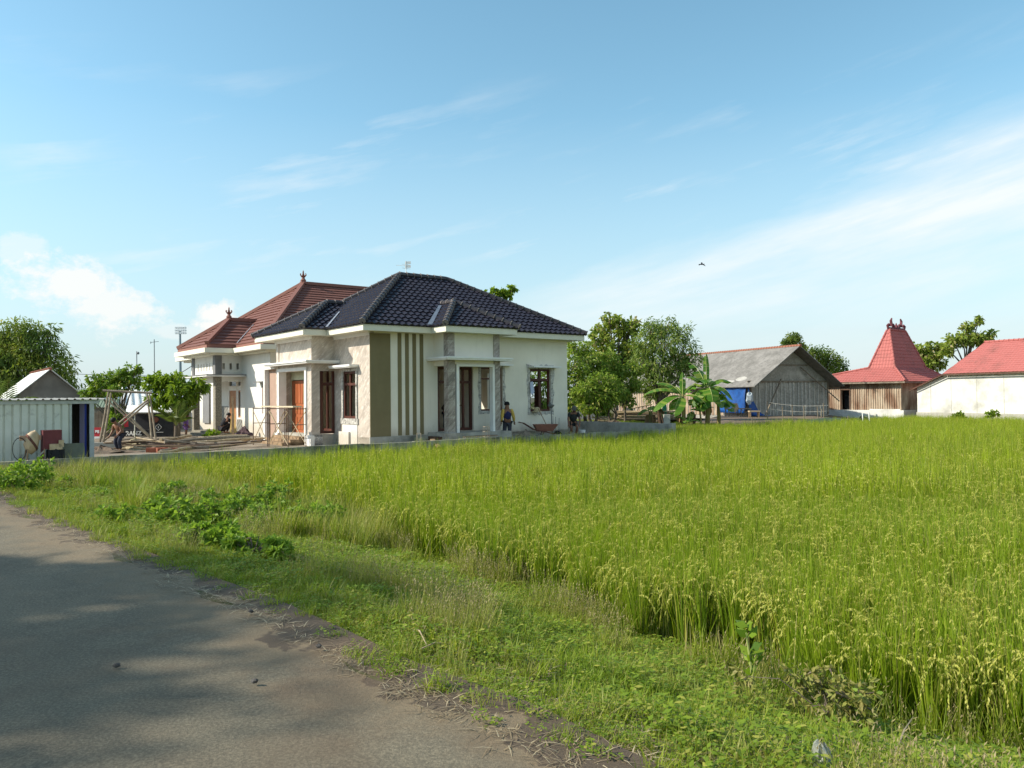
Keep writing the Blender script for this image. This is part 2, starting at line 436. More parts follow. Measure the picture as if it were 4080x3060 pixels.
# raised ground with a rough bank that carries the barn, the joglo and the trees
bank = [gr(2672, 1700, 39, 0), gr(2760, 1700, 42, 0), gr(2900, 1700, 45.5, 0), gr(3060, 1690, 48, 0), gr(3240, 1690, 50, 0), gr(3420, 1690, 53, 0), gr(3500, 1690, 56, 0), gr(3660, 1660, 56.5, 0), gr(3900, 1660, 52.3, 0), gr(4200, 1660, 48, 0), V((40, 40, 0))]
mb = MB()
for p in bank:
    d = V((.35, .94, 0)); top = -.33 if bank.index(p) >= 5 else 0
    for k, z in ((0, -1.05), (.35, -.55), (.8, -.2+top*.5), (1.6, top), (6, .06+top), (70, .06)):
        q = p+d*k; q.z = z+(.08*mn.noise(q*.9) if -1 < z < .05 else 0); mb.v.append(q)
for i in range(len(bank)-1):
    for j in range(5): a = i*6+j; mb.f.append((a, a+6, a+7, a+1)); mb.m.append(0)
M['bankm'] = mat('dark_earth_bank', (.15, .105, .075), (.21, .155, .11), 2.2, .95, .8, 8, c3=(.05, .045, .035), s3=.9)
tag(mb.build('earth_bank', 'bankm'), kind='structure')
mb = MB(); mb.box(-60, 120, 74, 200, -3, .03); tag(mb.build('far_ground', 'verge'), kind='structure')
mb = MB()
q = [ab(14.5, -2.2, 0), ab(14.5, 44, 0), ab(40, 44, 0), gr(2700, 1700, 41, 0)]
mb.v += [V((p.x, p.y, .0)) for p in q]; mb.f.append((0, 1, 2, 3)); mb.m.append(0)
tag(mb.build('garden_ground', 'verge'), kind='structure')
# ---------------------------------------------------------------- dark roofed house
HZ = YZ
H = thing('dark_roofed_house', 'white single storey house with black tiled hip roof and olive striped corner', 'house', C0+V((0, 0, HZ)), HR, absz=True)
SO, EV, FL = 4.22, 4.45, .26           # soffit, eave, floor
W2 = (5.14, 6.27, 1.1, 2.93); W3 = (7.78, 8.97, 1.02, 2.9); DB = (3.0, 4.75, .3, 2.95)
mb = MB()
boxwall(mb, 'a', 0, .16, .16, 9.96, YZ-.1, SO, [DB, W2, W3])
boxwall(mb, 'b', 9.8, 9.96, .16, 7.6, YZ-.1, SO, [(1.0, 2.7, .9, 2.95), (4.6, 6., .9, 2.9)])
boxwall(mb, 'a', 7.44, 7.6, .16, 9.8, YZ-.1, SO, [(2, 3.6, .9, 2.9), (6.5, 8.4, .9, 2.9)])
mb.box(-.0, 9.96, .0, 7.6, YZ-.2, FL-.08)                       # floor slab
wall = mb.build('wall', 'creamwall', H)
mb = MB(); boxwall(mb, 'b', 0, .16, 0, 7.6, YZ-.1, SO-.0, [(1.17, 2.30, .88, 2.75), (3.4, 5.2, .3, 2.95), (5.25, 6.65, FL, 2.62)])
fw = mb.build('stone_clad_wall', 'marble', H); fw['label'] = 'beige stone clad front wall'
mb = MB(); mb.box(4.9, 5.0, .2, 7.4, FL, SO); mb.box(.2, 4.9, 3.2, 3.3, FL, SO); mb.build('partition', 'creamwall', H)
# olive corner and stripes, a little proud of the wall
mb = MB(); mb.box(-.03, .85, -.03, -.0, .2, SO-.06); o = mb.build('corner_panel', 'olive', H)
for s in (1.18, 1.51, 1.84, 2.17):
    mb = MB(); mb.box(s, s+.16, -.022, 0, .22, SO-.02); mb.build('wall_stripe', 'olive', H)
MB().box(-.06, 2.5, -.06, 0, YZ-.1, .2).build('plinth', 'concrete', H); MB().box(5.7, 9.98, -.05, 0, YZ-.1, .06).build('plinth', 'concrete', H)
# eaves: soffit and fascia boards
mb = MB(); mb.box(-.58, 10.48, -.58, 8.0, SO, SO+.03); mb.box(2.4, 5.76, -1.6, -.58, SO, SO+.028); mb.box(-1.55, -.58, 2.6, 7.9, SO, SO+.028); mb.build('soffit', 'fascia', H)
mb = MB(); z0, z1 = SO-.02, EV-.02
for x0, x1, y0, y1 in ((-.6, 2.35, -.6, -.57), (5.8, 10.5, -.6, -.57), (10.47, 10.5, -.57, 8.05), (-.6, 10.47, 8.02, 8.05), (-.6, -.57, -.57, 2.55), (2.35, 5.8, -1.65, -1.62), (2.35, 2.38, -1.62, -.6), (5.77, 5.8, -1.62, -.6), (-1.6, -1.57, 2.55, 7.95), (-1.57, -.6, 2.55, 2.58), (-1.57, -.6, 7.92, 7.95)):
    mb.box(x0, x1, y0, y1, z0, z1)
mb.build('fascia', 'fascia', H)
mb = MB()                                                        # stepped cornice band under the left eave
for k, z in ((.0, 4.08), (.04, 4.15)):
    mb.box(-.05-k, 0, 0, 3.1, z, z+.07)
    mb.box(-1.07-k, -1.0, 3.1, 6.95, z, z+.07)
mb.build('cornice', 'trim', H)
# roof planes
zr, br, a0, a1 = 7.1, 3.75, 3.4, 5.9
c = [V((-.68, -.68, EV)), V((10.58, -.68, EV)), V((10.58, 8.13, EV)), V((-.68, 8.13, EV))]
r0, r1 = V((a0, br, zr)), V((a1, br, zr))
mb = MB(); tk = dict(row=.32, wave=.29, amp=.036, step=.055)
tiles(mb, [c[0], c[1], r1, r0], **tk); tiles(mb, [c[1], c[2], r1], **tk); tiles(mb, [c[2], c[3], r0, r1], **tk); tiles(mb, [c[3], c[0], r0], **tk)
p = [V((2.28, -1.72, EV)), V((5.88, -1.72, EV))]; px_, pe = V((4.08, .4, 5.6)), V((4.08, 1.65, 5.6))
tiles(mb, [p[0], p[1], px_], **tk); tiles(mb, [V((2.28, -.55, EV)), p[0], px_, pe], **tk); tiles(mb, [p[1], V((5.88, -.55, EV)), pe, px_], **tk)
q = [V((-1.68, 8.02, EV)), V((-1.68, 2.5, EV))]; qx, qe = V((.62, 5.25, 5.83)), V((1.75, 5.25, 5.83))
tiles(mb, [q[0], q[1], qx], **tk); tiles(mb, [q[1], V((-.55, 2.5, EV)), qe, qx], **tk); tiles(mb, [V((-.55, 8.02, EV)), q[0], qx, qe], **tk)
roof = mb.build('roof', 'darktile', H, smooth=False); roof['label'] = 'black wavy tiled hip roof'
for s, e in ((c[0], r0), (c[1], r1), (c[3], r0), (c[2], r1), (r0, r1), (p[0], px_), (p[1], px_), (px_, pe), (q[0], qx), (q[1], qx), (qx, qe)):
    mb = MB(); o3 = V((0, 0, .07)); ridgecap(mb, s+o3, e+o3, .11, .34, .03); mb.build('ridge_cap', ['darkcap', 'mortar'], roof)
k1, k2 = (zr-EV)/(br+.68), (zr-EV)/(a0+.68)                     # slopes of the front and left roof faces
for q4 in ([(2.34, -.69), (2.12, -.69), (3.72, 1.0), (3.86, 1.0)], ):
    mb = MB(); mb.prism([V((a, b, EV+k1*(b+.68)+.085)) for a, b in q4], (0, 0, .012)); mb.build('valley_flashing', plain('grey_flashing', (.25, .28, .33), .5, metal=.2), roof)
for q4 in ([(-.68, 2.5), (-.68, 2.28), (.55, 3.76), (.55, 3.9)], ):
    mb = MB(); mb.prism([V((a, b, EV+k2*(a+.68)+.09)) for a, b in q4], (0, 0, .012)); mb.build('valley_flashing', plain('grey_flashing', (.25, .28, .33), .5, metal=.2), roof)
# right porch
PZ = FL+.03
for x0, x1 in ((2.8, 3.12), (5.03, 5.33)):
    mb = MB(); mb.box(x0, x1, -1.1, -.78, YZ-.1, 3.12); mb.box(x0+.0, x1-.01, -1.09, -.78, 3.26, SO); mb.build('column', 'marbleg', H)
mb = MB(); mb.box(3.12, 5.03, -1.05, -.85, 3.26, SO); mb.box(2.83, 2.98, -.78, 0, 3.26, SO); mb.box(5.15, 5.3, -.78, 0, 3.26, SO)
mb.box(3.12, 5.03, -1.06, -.86, 2.97, 3.14); mb.box(2.84, 2.98, -.78, 0, 2.93, 3.14); mb.box(5.15, 5.3, -.78, 0, 2.93, 3.14); mb.build('porch_parapet', 'creamwall', H)
mb = MB(); mb.box(2.48, 5.6, -1.56, 0, 3.14, 3.2); mb.box(2.44, 5.64, -1.6, 0, 3.2, 3.26); mb.build('canopy', 'trim', H)
mb = MB()
for k in ((3.18, 3.3, PZ, 3.0), (4.93, 5.03, PZ, 3.0), (3.3, 4.93, 2.9, 3.0)): mb.box(k[0], k[1], -1.13, -.9, k[2], k[3])
mb.build('door_surround', 'trim', H)
mb = MB(); mb.box(2.5, 5.7, -1.35, -.05, YZ-.1, PZ); mb.box(3.2, 5.0, -1.7, -1.35, YZ-.1, .1); mb.build('porch_floor', 'concrete', H)
mb = MB(); mb.box(3.3, 4.9, -1.46, -1.36, .1, .16); mb.box(2.3, 2.8, -1.2, -.2, YZ, .02); mb.box(2.35, 2.75, -1.1, -.3, .02, .16); mb.build('step', 'plankdark', H)
# windows of the shaded side
def win(name, par, axis, t, s0, s1, z0, z1, cols=2, tz=.72, fr=.07, d=.08, m='brown', glass=True, fl=1):
    mb = MB(); ss = [s0+(s1-s0)*i/cols for i in range(cols+1)]; bars = []
    for i, s in enumerate(ss): q = fr if i in (0, cols) else fr*.8; bars.append((s-(0 if i == 0 else q if i == cols else q/2), s+(q if i == 0 else 0 if i == cols else q/2), z0, z1))
    for i in range(cols):
        for zz in (z0, z1-fr, z0+(z1-z0)*tz):
            if zz > z0 or fl: bars.append((bars[i][1], bars[i+1][0], zz, zz+fr))
    for a, b, c_, e in bars:
        if axis == 'a': mb.box(a, b, t-d/2, t+d/2, c_, e)
        else: mb.box(t-d/2, t+d/2, a, b, c_, e)
    o = mb.build(name, m, par)
    return o
def pane(par, axis, t, s0, s1, z0, z1, m='glass', name='pane'):
    mb = MB()
    if axis == 'a': mb.box(s0, s1, t-.006, t+.006, z0, z1)
    else: mb.box(t-.006, t+.006, s0, s1, z0, z1)
    return mb.build(name, m, par)
win('window', H, 'a', .12, 3.02, 4.73, .32, 2.93, 4, .74, .11)
w2 = win('window', H, 'a', .12, *W2, cols=2)
w3 = win('window', H, 'a', .12, *W3, cols=2, fr=.1)
w3['label'] = 'brown window frame in broken plaster'
for a0_ in (7.9, 8.5):                                            # casements standing open behind the frame
    mb = MB(); mb.box(a0_+.02, a0_+.06, .2, .62, 1.15, 2.15); mb.build('casement', 'brown', w3)
win('window', H, 'b', 9.88, 1.0, 2.7, .9, 2.95, 2)
def ragged(par, s0, s1, z0, z1, wd, t=-.012):                     # chipped plaster surround with an uneven outline
    mb = MB(); out, inn = [], []
    per = [(s0, z0), (s1, z0), (s1, z1), (s0, z1)]
    for i in range(4):
        (xa, za), (xb, zb) = per[i], per[(i+1) % 4]
        for k in range(9):
            f = k/9; x, z = xa+(xb-xa)*f, za+(zb-za)*f; j = wd*R.uniform(.55, 1.25)
            dx = -1 if x <= s0+1e-6 else 1 if x >= s1-1e-6 else 0; dz = -1 if z <= z0+1e-6 else 1 if z >= z1-1e-6 else 0
            inn.append((x, z)); out.append((x+dx*j, z+dz*j))
    n = len(inn)
    for i in range(n):
        a, b = i, (i+1) % n
        mb.prism([V((inn[a][0], t, inn[a][1])), V((inn[b][0], t, inn[b][1])), V((out[b][0], t, out[b][1])), V((out[a][0], t, out[a][1]))], (0, -t-.001, 0))
    return mb.build('chipped_plaster', 'plasterhole', par)
ragged(H, W3[0], W3[1], W3[2], W3[3], .19); ragged(H, W2[0], W2[1], W2[2], W2[3], .14)
mb = MB(); mb.box(7.69, 9.26, -.42, 0, 2.95, 3.02); mb.box(5.4, 6.65, -.3, 0, 3.0, 3.07); mb.build('window_canopy', 'trim', H)
# sunlit front: window, canopy, porch
w4 = win('window', H, 'b', .04, 1.17, 2.30, .88, 2.75, 2, .7, .1)
mb = MB(); mb.box(-.4, 0, .97, 2.9, 2.92, 3.0); mb.box(-.36, 0, 1.0, 2.87, 2.88, 2.92); mb.build('window_canopy', 'trim', H)
mb = MB()
for k in ((1.06, 1.17, .8, 2.86), (2.3, 2.42, .8, 2.86), (1.17, 2.3, 2.75, 2.86), (1.0, 2.5, .66, .88)): mb.box(-.05, .0, *k)
mb.build('window_surround', 'plasterhole', H)
mb = MB(); mb.box(-.02, 0, 1.1, 2.4, YZ-.1, .66); mb.box(-.1, -.02, 1.7, 2.6, YZ-.1, .35); mb.build('sill_panel', 'white', H)
LF = .2
for b0, b1 in ((3.12, 3.54), (6.66, 6.93)):
    mb = MB(); mb.box(-1.02, -.66, b0, b1, LF, 3.1); mb.box(-1.01, -.66, b0+.01, b1-.01, 3.22, SO); mb.build('column', 'marble', H)
    mb = MB(); mb.box(-1.12, -.6, b0-.12, b1+.05, YZ-.1, LF); mb.build('column_base', 'trim', H)
mb = MB(); mb.box(-.97, -.8, 3.54, 6.66, 3.22, SO); mb.box(-.66, 0, 3.15, 3.3, 3.22, SO); mb.box(-.66, 0, 6.75, 6.9, 3.0, SO)
mb.box(-.98, -.8, 3.54, 6.66, 2.98, 3.1); mb.box(-.66, 0, 3.15, 3.3, 2.8, 3.1); mb.box(-.66, 0, 6.67, 6.85, YZ, 3.0); o = mb.build('porch_parapet', 'marble', H)
mb = MB(); mb.box(-1.4, 0, 2.7, 7.35, 3.1, 3.16); mb.box(-1.45, 0, 2.65, 7.4, 3.16, 3.22); mb.build('canopy', 'trim', H)
mb = MB()
for k in ((3.56, 3.72, LF, 2.98), (6.5, 6.66, LF, 2.98), (3.72, 6.5, 2.84, 2.98)): mb.box(-1.07, -.72, *k)
mb.build('door_surround', 'trim', H)
mb = MB(); mb.box(-.95, 0, 3.0, 6.9, YZ-.1, LF+.02); mb.build('porch_floor', 'concrete', H)
for k, (x, z) in enumerate(((-1.3, .12), (-1.65, .02), (-2., -.08))):
    mb = MB(); mb.box(x, -.95+.0*k, 3.75+.0*k, 6.6, YZ-.1, z); mb.build('step', 'plank', H)
mb = MB(); boxwall(mb, 'b', -.45, -.33, 4.6, 6.66, LF, 3.0, [(5.25, 6.62, LF, 2.5)]); mb.build('door_wall', plain('pale_green_paint', (.6, .6, .42)), H)
# double door with raised panels
def door(par, axis, t, s0, s1, z0, z1, m='door', leaves=2, rows=((.06, .3), (.36, .5), (.56, .94)), name='door'):
    mb = MB(); w = (s1-s0)/leaves
    def bx(mb, a, b, c_, e, d0, d1):
        if axis == 'b': mb.box(t+d0, t+d1, a, b, c_, e)
        else: mb.box(a, b, t+d0, t+d1, c_, e)
    for i in range(leaves): bx(mb, s0+w*i+.006, s0+w*(i+1)-.006, z0, z1, 0, .05)
    dd = mb.build(name, m, par)
    mb = MB(); h = z1-z0
    for i in range(leaves):
        for r0_, r1_ in rows:
            for cc in range(2):
                a = s0+w*i+w*(.1+.42*cc); bx(mb, a, a+w*.36, z0+h*r0_, z0+h*r1_, -.022, 0)
    mb.build('door_panel', m, dd)
    mb = MB(); s = s0+w*.93 if leaves > 1 else s0+w*.1
    bx(mb, s, s+.03, z0+h*.42, z0+h*.52, -.06, -.03); bx(mb, s, s+.03, z0+h*.46, z0+h*.48, -.03, 0); mb.build('handle', plain('brass', (.5, .36, .12), .35, metal=.8), dd)
    return dd
door(H, 'b', -.43, 5.27, 6.6, LF+.02, 2.46)
win('window', H, 'a', 3.2, -.62, .0, .25, 2.9, 1, .74, .1)
win('window', H, 'b', .08, 3.42, 5.18, .32, 2.93, 3, .74, .1)
mb = MB(); mb.box(-.92, -.86, 7.05, 8.06, YZ, 3.0); o = mb.build('side_fin', 'taupe', H)
mb = MB(); mb.box(-1.12, -.8, 8.06, 8.22, YZ, 3.06); mb.box(-1.12, -.8, 6.95, 8.06, 3.0, 3.08); mb.build('fin_edge', 'trim', H)
# aerial on the ridge
ant = thing('roof_aerial', 'small white television aerial standing on the black tiled ridge', 'aerial', ab(a0+.35, br, zr+.12)); ant.scale = (.75, .75, .75)
mb = MB(); mb.tube([V((0, 0, 0)), V((0, 0, .75))], .02, 5); mb.build('mast', 'trim', ant)
mb = MB(); mb.tube([V((-.6, 0, .52)), V((.15, 0, .46))], .012, 5)
for x in (-.05, .12):
    for z in (.28, .5): mb.tube([V((x-.18, 0, z+.08)), V((x+.14, 0, z))], .015, 4); mb.box(x, x+.16, -.01, .01, z+.08, z+.24)
mb.build('element', 'trim', ant)
# ---------------------------------------------------------------- red roofed house
RO = (0.12, 10.65)
Rh = thing('red_roofed_house', 'white house with terracotta hip roofs and a grey pillared porch', 'house', C0+A*.12+B*10.65+V((0, 0, -.1)), HR)
# local frame: x along A from the facade, y along B from the near corner, z from its ground (world -0.1)
def L_(a, b, z): return V((a-.12, b-10.65, z+.1))
def lb(mb, a0, a1, b0, b1, z0, z1): mb.box(a0-.12, a1-.12, b0-10.65, b1-10.65, z0+.1, z1+.1)
mb = MB()
def rwall(mb, axis, t0, t1, s0, s1, z0, z1, holes=()):
    if axis == 'b': boxwall(mb, 'b', t0-.12, t1-.12, s0-10.65, s1-10.65, z0+.1, z1+.1, [(h[0]-10.65, h[1]-10.65, h[2]+.1, h[3]+.1) for h in holes])
    else: boxwall(mb, 'a', t0-10.65, t1-10.65, s0-.12, s1-.12, z0+.1, z1+.1, [(h[0]-.12, h[1]-.12, h[2]+.1, h[3]+.1) for h in holes])
rwall(mb, 'b', .12, .28, 10.65, 24, -.2, 4.05, [(11.25, 11.75, .95, 2.45), (15.55, 16.8, .0, 2.95), (14.85, 15.35, .62, 2.95), (20.2, 21.2, .4, 2.5)])
rwall(mb, 'a', 10.65, 10.8, .28, 13, -.2, 4.05); rwall(mb, 'a', 23.85, 24, .28, 13, -.2, 4.05); rwall(mb, 'b', 12.85, 13, 10.8, 23.85, -.2, 4.05)
mb.build('wall', 'white', Rh)
# porch
for b0, b1, m in ((14.57, 14.95, 'pebble'), (18.4, 18.73, 'pebble')):
    mb = MB(); lb(mb, -1.3, -.98, b0, b1, -.15, 2.86); mb.build('column', m, Rh)
    mb = MB(); lb(mb, -1.31, -.97, b0-.01, b1+.01, 2.96, 4.0); mb.build('column_head', 'grave', Rh)
mb = MB(); rwall(mb, 'b', -1.24, -1.08, 14.96, 18.39, 2.96, 4.0, [(b-.07, b+.07, 3.2, 3.6) for b in (15.2, 15.7, 16.2, 16.72, 17.22, 17.77)])
rwall(mb, 'a', 14.63, 14.8, -.96, .12, 2.96, 4.0, [(a, a+.13, 3.24, 3.56) for a in (-.92, -.55, -.19)])
lb(mb, -1.24, -1.08, 14.96, 18.39, 2.55, 2.86); lb(mb, -.96, .12, 14.63, 14.8, 2.6, 2.86); mb.build('porch_parapet', 'white', Rh)
mb = MB(); lb(mb, -1.9, .1, 14.0, 19.3, 2.86, 2.91); mb.build('canopy', 'trim', Rh)
mb = MB(); lb(mb, -1.92, .1, 13.98, 19.32, 2.91, 2.965); mb.build('canopy_top', 'grave', Rh)
mb = MB(); lb(mb, -1.32, .1, 14.55, 18.75, -.2, -.0); lb(mb, -1.75, -1.3, 15.2, 18.4, -.2, -.1); mb.build('porch_floor', 'pebble', Rh)
# cornice in two steps, following facade and porch
mb = MB()
for e, z0, z1 in ((.35, 3.96, 4.06), (.75, 4.06, 4.3)):
    lb(mb, .12-e, 13+e, 10.65-e, 24+e, z0, z1); lb(mb, -1.3-e, .12-e, 14.57-e, 18.73+e, z0, z1-.004)
mb.build('cornice', 'fascia', Rh)
# roof
EZ = 4.46
def rp(a, b, z): return L_(a, b, z)
mb = MB()
k = [rp(-.45, 10.05, EZ), rp(13.6, 10.05, EZ), rp(13.6, 24.6, EZ), rp(-.45, 24.6, EZ)]; m0, m1 = rp(4.55, 17.1, 8.37), rp(9.5, 17.1, 8.37)
kw = dict(row=.36, wave=.9, amp=.0, step=.055, seg=2)
for pl in ([k[0], k[1], m1, m0], [k[1], k[2], m1], [k[2], k[3], m0, m1], [k[3], k[0], m0]): tiles(mb, pl, **kw)
n = [rp(-1.9, 19.3, EZ), rp(-1.9, 14.0, EZ)]; nx, ne = rp(.08, 16.65, 5.97), rp(1.6, 16.65, 5.97)
tiles(mb, [n[0], n[1], nx], **kw); tiles(mb, [n[1], rp(-.4, 14.0, EZ), ne, nx], **kw); tiles(mb, [rp(-.4, 19.3, EZ), n[0], nx, ne], **kw)
rr = mb.build('roof', 'redtile', Rh); rr['label'] = 'terracotta flat tiled roof'
for s, e in ((k[0], m0), (k[1], m1), (k[2], m1), (k[3], m0), (m0, m1), (n[0], nx), (n[1], nx), (nx, ne)):
    mb = MB(); up = V((0, 0, .1)); mb.beam(s+up, e+up, .2, .17); mb.build('ridge_cap', 'redcap', rr)
mb = MB()
for x0, x1, y0, y1 in ((-.45, -.4, 10.05, 14.0), (-.45, -.4, 19.3, 24.6), (-.4, 13.6, 10.05, 10.1), (13.55, 13.6, 10.1, 24.6), (-.4, 13.55, 24.55, 24.6), (-1.9, -1.85, 14.0, 19.3), (-1.85, -.4, 14.0, 14.05), (-1.85, -.4, 19.25, 19.3)):
    lb(mb, x0, x1, y0, y1, 4.22, EZ)
mb.build('fascia', 'redcap', rr)
mb = MB(); s, e = rp(-.4, 14.0, EZ+.12), ne+V((0, 0, .1)); d = e-s
mb.prism([s+d*.0, s+d*.0+V((0, -.2, .02)), s+d*.8+V((0, -.2, .02)), s+d*.8], (0, 0, .012)); mb.build('valley_flashing', plain('grey_flashing', (.3, .34, .38)), rr)
def finial(par, p, sc):
    mb = MB(); mb.lathe(p, [(r*sc, z*sc) for r, z in ((.3, -.1), (.3, .05), (.22, .08), (.24, .2), (.15, .3), (.12, .42), (.2, .5), (.24, .56), (.1, .6), (.09, .72), (.05, .8), (.07, .88), (.01, 1.05))], 10)
    for i in range(6):
        a = i*pi/3; mb.tube([p+V((cos(a)*.1, sin(a)*.1, .55))*sc, p+V((cos(a)*.27, sin(a)*.27, .62))*sc, p+V((cos(a)*.24, sin(a)*.24, .76))*sc], .035*sc, 4)
    mb.build('finial', 'redcap', par)
finial(rr, nx+V((0, 0, .1)), .64); finial(rr, m0+V((0, 0, .12)), .7)
# openings of the porch
def lpane(name, m, a0, a1, b0, b1, z0, z1, par=Rh): mb = MB(); lb(mb, a0, a1, b0, b1, z0, z1); return mb.build(name, m, par)
boxes = [((15.57, 16.78), 0, 2.2)]
dd = lpane('door', 'teak', .16, .21, 15.6, 16.75, .02, 2.15); lpane('door_panel', 'teak', .145, .16, 15.75, 16.6, .2, 1.0, dd); lpane('door_panel', 'teak', .145, .16, 15.75, 16.6, 1.15, 2.0, dd)
mb = MB()
for q in ((15.55, 15.6, 0, 2.95), (16.75, 16.8, 0, 2.95), (15.6, 16.75, 2.15, 2.4), (15.6, 16.75, 2.86, 2.95), (14.85, 14.9, .62, 2.95), (15.3, 15.35, .62, 2.95), (14.9, 15.3, 2.15, 2.4), (14.9, 15.3, .62, .7)): lb(mb, .1, .24, *q)
mb.build('door_frame', 'trim', Rh)
lpane('transom_pane', 'glass', .18, .2, 15.6, 16.75, 2.4, 2.86); lpane('transom_pane', 'glass', .18, .2, 14.9, 15.3, 2.4, 2.9); w = lpane('side_window', 'teak', .15, .2, 14.92, 15.28, .7, 2.15); lpane('pane', 'glass', .14, .15, 14.99, 15.21, .8, 2.05, w)
m_, t, b = newmat('diagonal_tiles'); wv = nd(t, 'ShaderNodeTexWave', wave_type='BANDS'); t.links.new(coords(t, (1, 1, 1), (radians(45), 0, 0)), wv.inputs[0]); wv.bands_direction = 'Y'; wv.inputs['Scale'].default_value = 1.7; wv.inputs['Distortion'].default_value = .3
t.links.new(mixc(t, ramp(t, wv.outputs['Fac'], .45, .6), (.30, .29, .25), (.09, .085, .08)), b.inputs['Base Color']); M['diag'] = m_
lpane('tiled_dado', 'diag', .1, .118, 16.82, 18.3, 0, 1.3); lpane('tiled_dado', 'diag', .1, .118, 14.7, 15.52, 0, .6)
w = lpane('window', 'teak', .14, .2, 11.27, 11.73, .97, 2.43); lpane('pane', 'glass', .13, .14, 11.33, 11.67, 1.05, 2.0, w)
mb = MB(); lb(mb, -.2, .12, 10.9, 12.1, 2.5, 2.55); mb.build('window_canopy', 'grave', Rh)
lpane('window', plain('grey_shutter', (.22, .22, .22)), .02, .12, 20.1, 21.3, .3, 2.6)
# ---------------------------------------------------------------- low walls
mb = MB()
for i in range(14):
    a = -13.4+i*1.98; z = .10+.012*(i % 3); mb.box(0, 1, 0, 1, 0, 1, Matrix.Translation(ab(a, -2.45, -1.05)) @ Matrix.Rotation(HR, 4, 'Z') @ Matrix.Diagonal((1.985, .16, 1.05+z, 1)))
o = mb.build('boundary_wall', 'mosscrete'); tag(o, 'long low raw concrete wall between the rice and the building yard', 'wall')
mb = MB(); mb.box(0, .16, 0, 9.2, 0, 1.4, Matrix.Translation(ab(14.32, -2.25, -1.05)) @ Matrix.Rotation(HR, 4, 'Z')); mb.box(-.08, .2, -.2, 0, 0, 1.42, Matrix.Translation(ab(14.32, -2.25, -1.05)) @ Matrix.Rotation(HR, 4, 'Z'))
o = mb.build('side_wall', 'concrete'); tag(o, 'taller grey concrete wall running back from the corner beside the trees', 'wall')
mb = MB(); q0 = gr(338, 1780, 30.6, -.25); q1 = gr(468, 1780, 30.9, -.25); mb.beam(q0+V((0, 0, .15)), q1+V((0, 0, .15)), .15, .3)
o = mb.build('low_block_wall', 'concrete'); tag(o, 'short bare concrete footing wall behind the bending shirtless worker', 'wall')
# ---------------------------------------------------------------- people
def skin_mesh(pts, edges, sub=1):
    """one continuous surface grown round a joint skeleton: pts = [(x,y,z,r)]"""
    me = bpy.data.meshes.new('body'); me.from_pydata([p[:3] for p in pts], edges, [])
    o = bpy.data.objects.new('body', me); COL.objects.link(o)
    sk = o.modifiers.new('Skin', 'SKIN'); sk.branch_smoothing = .4; ss = o.modifiers.new('Sub', 'SUBSURF'); ss.levels = sub; ss.render_levels = sub
    for i, d in enumerate(me.skin_vertices[0].data):
        r = pts[i][3]; d.radius = r if isinstance(r, tuple) else (r, r); d.use_root = i == 0
    dg = bpy.context.evaluated_depsgraph_get(); dg.update()
    res = bpy.data.meshes.new_from_object(o.evaluated_get(dg)); bpy.data.objects.remove(o)
    for p in res.polygons: p.use_smooth = True
    return res
def mobj(name, me, m, parent):
    me.name = name; me.materials.clear(); me.materials.append(M[m] if isinstance(m, str) else m)
    o = bpy.data.objects.new(name, me); COL.objects.link(o); o.parent = parent; return o
SIT = {}
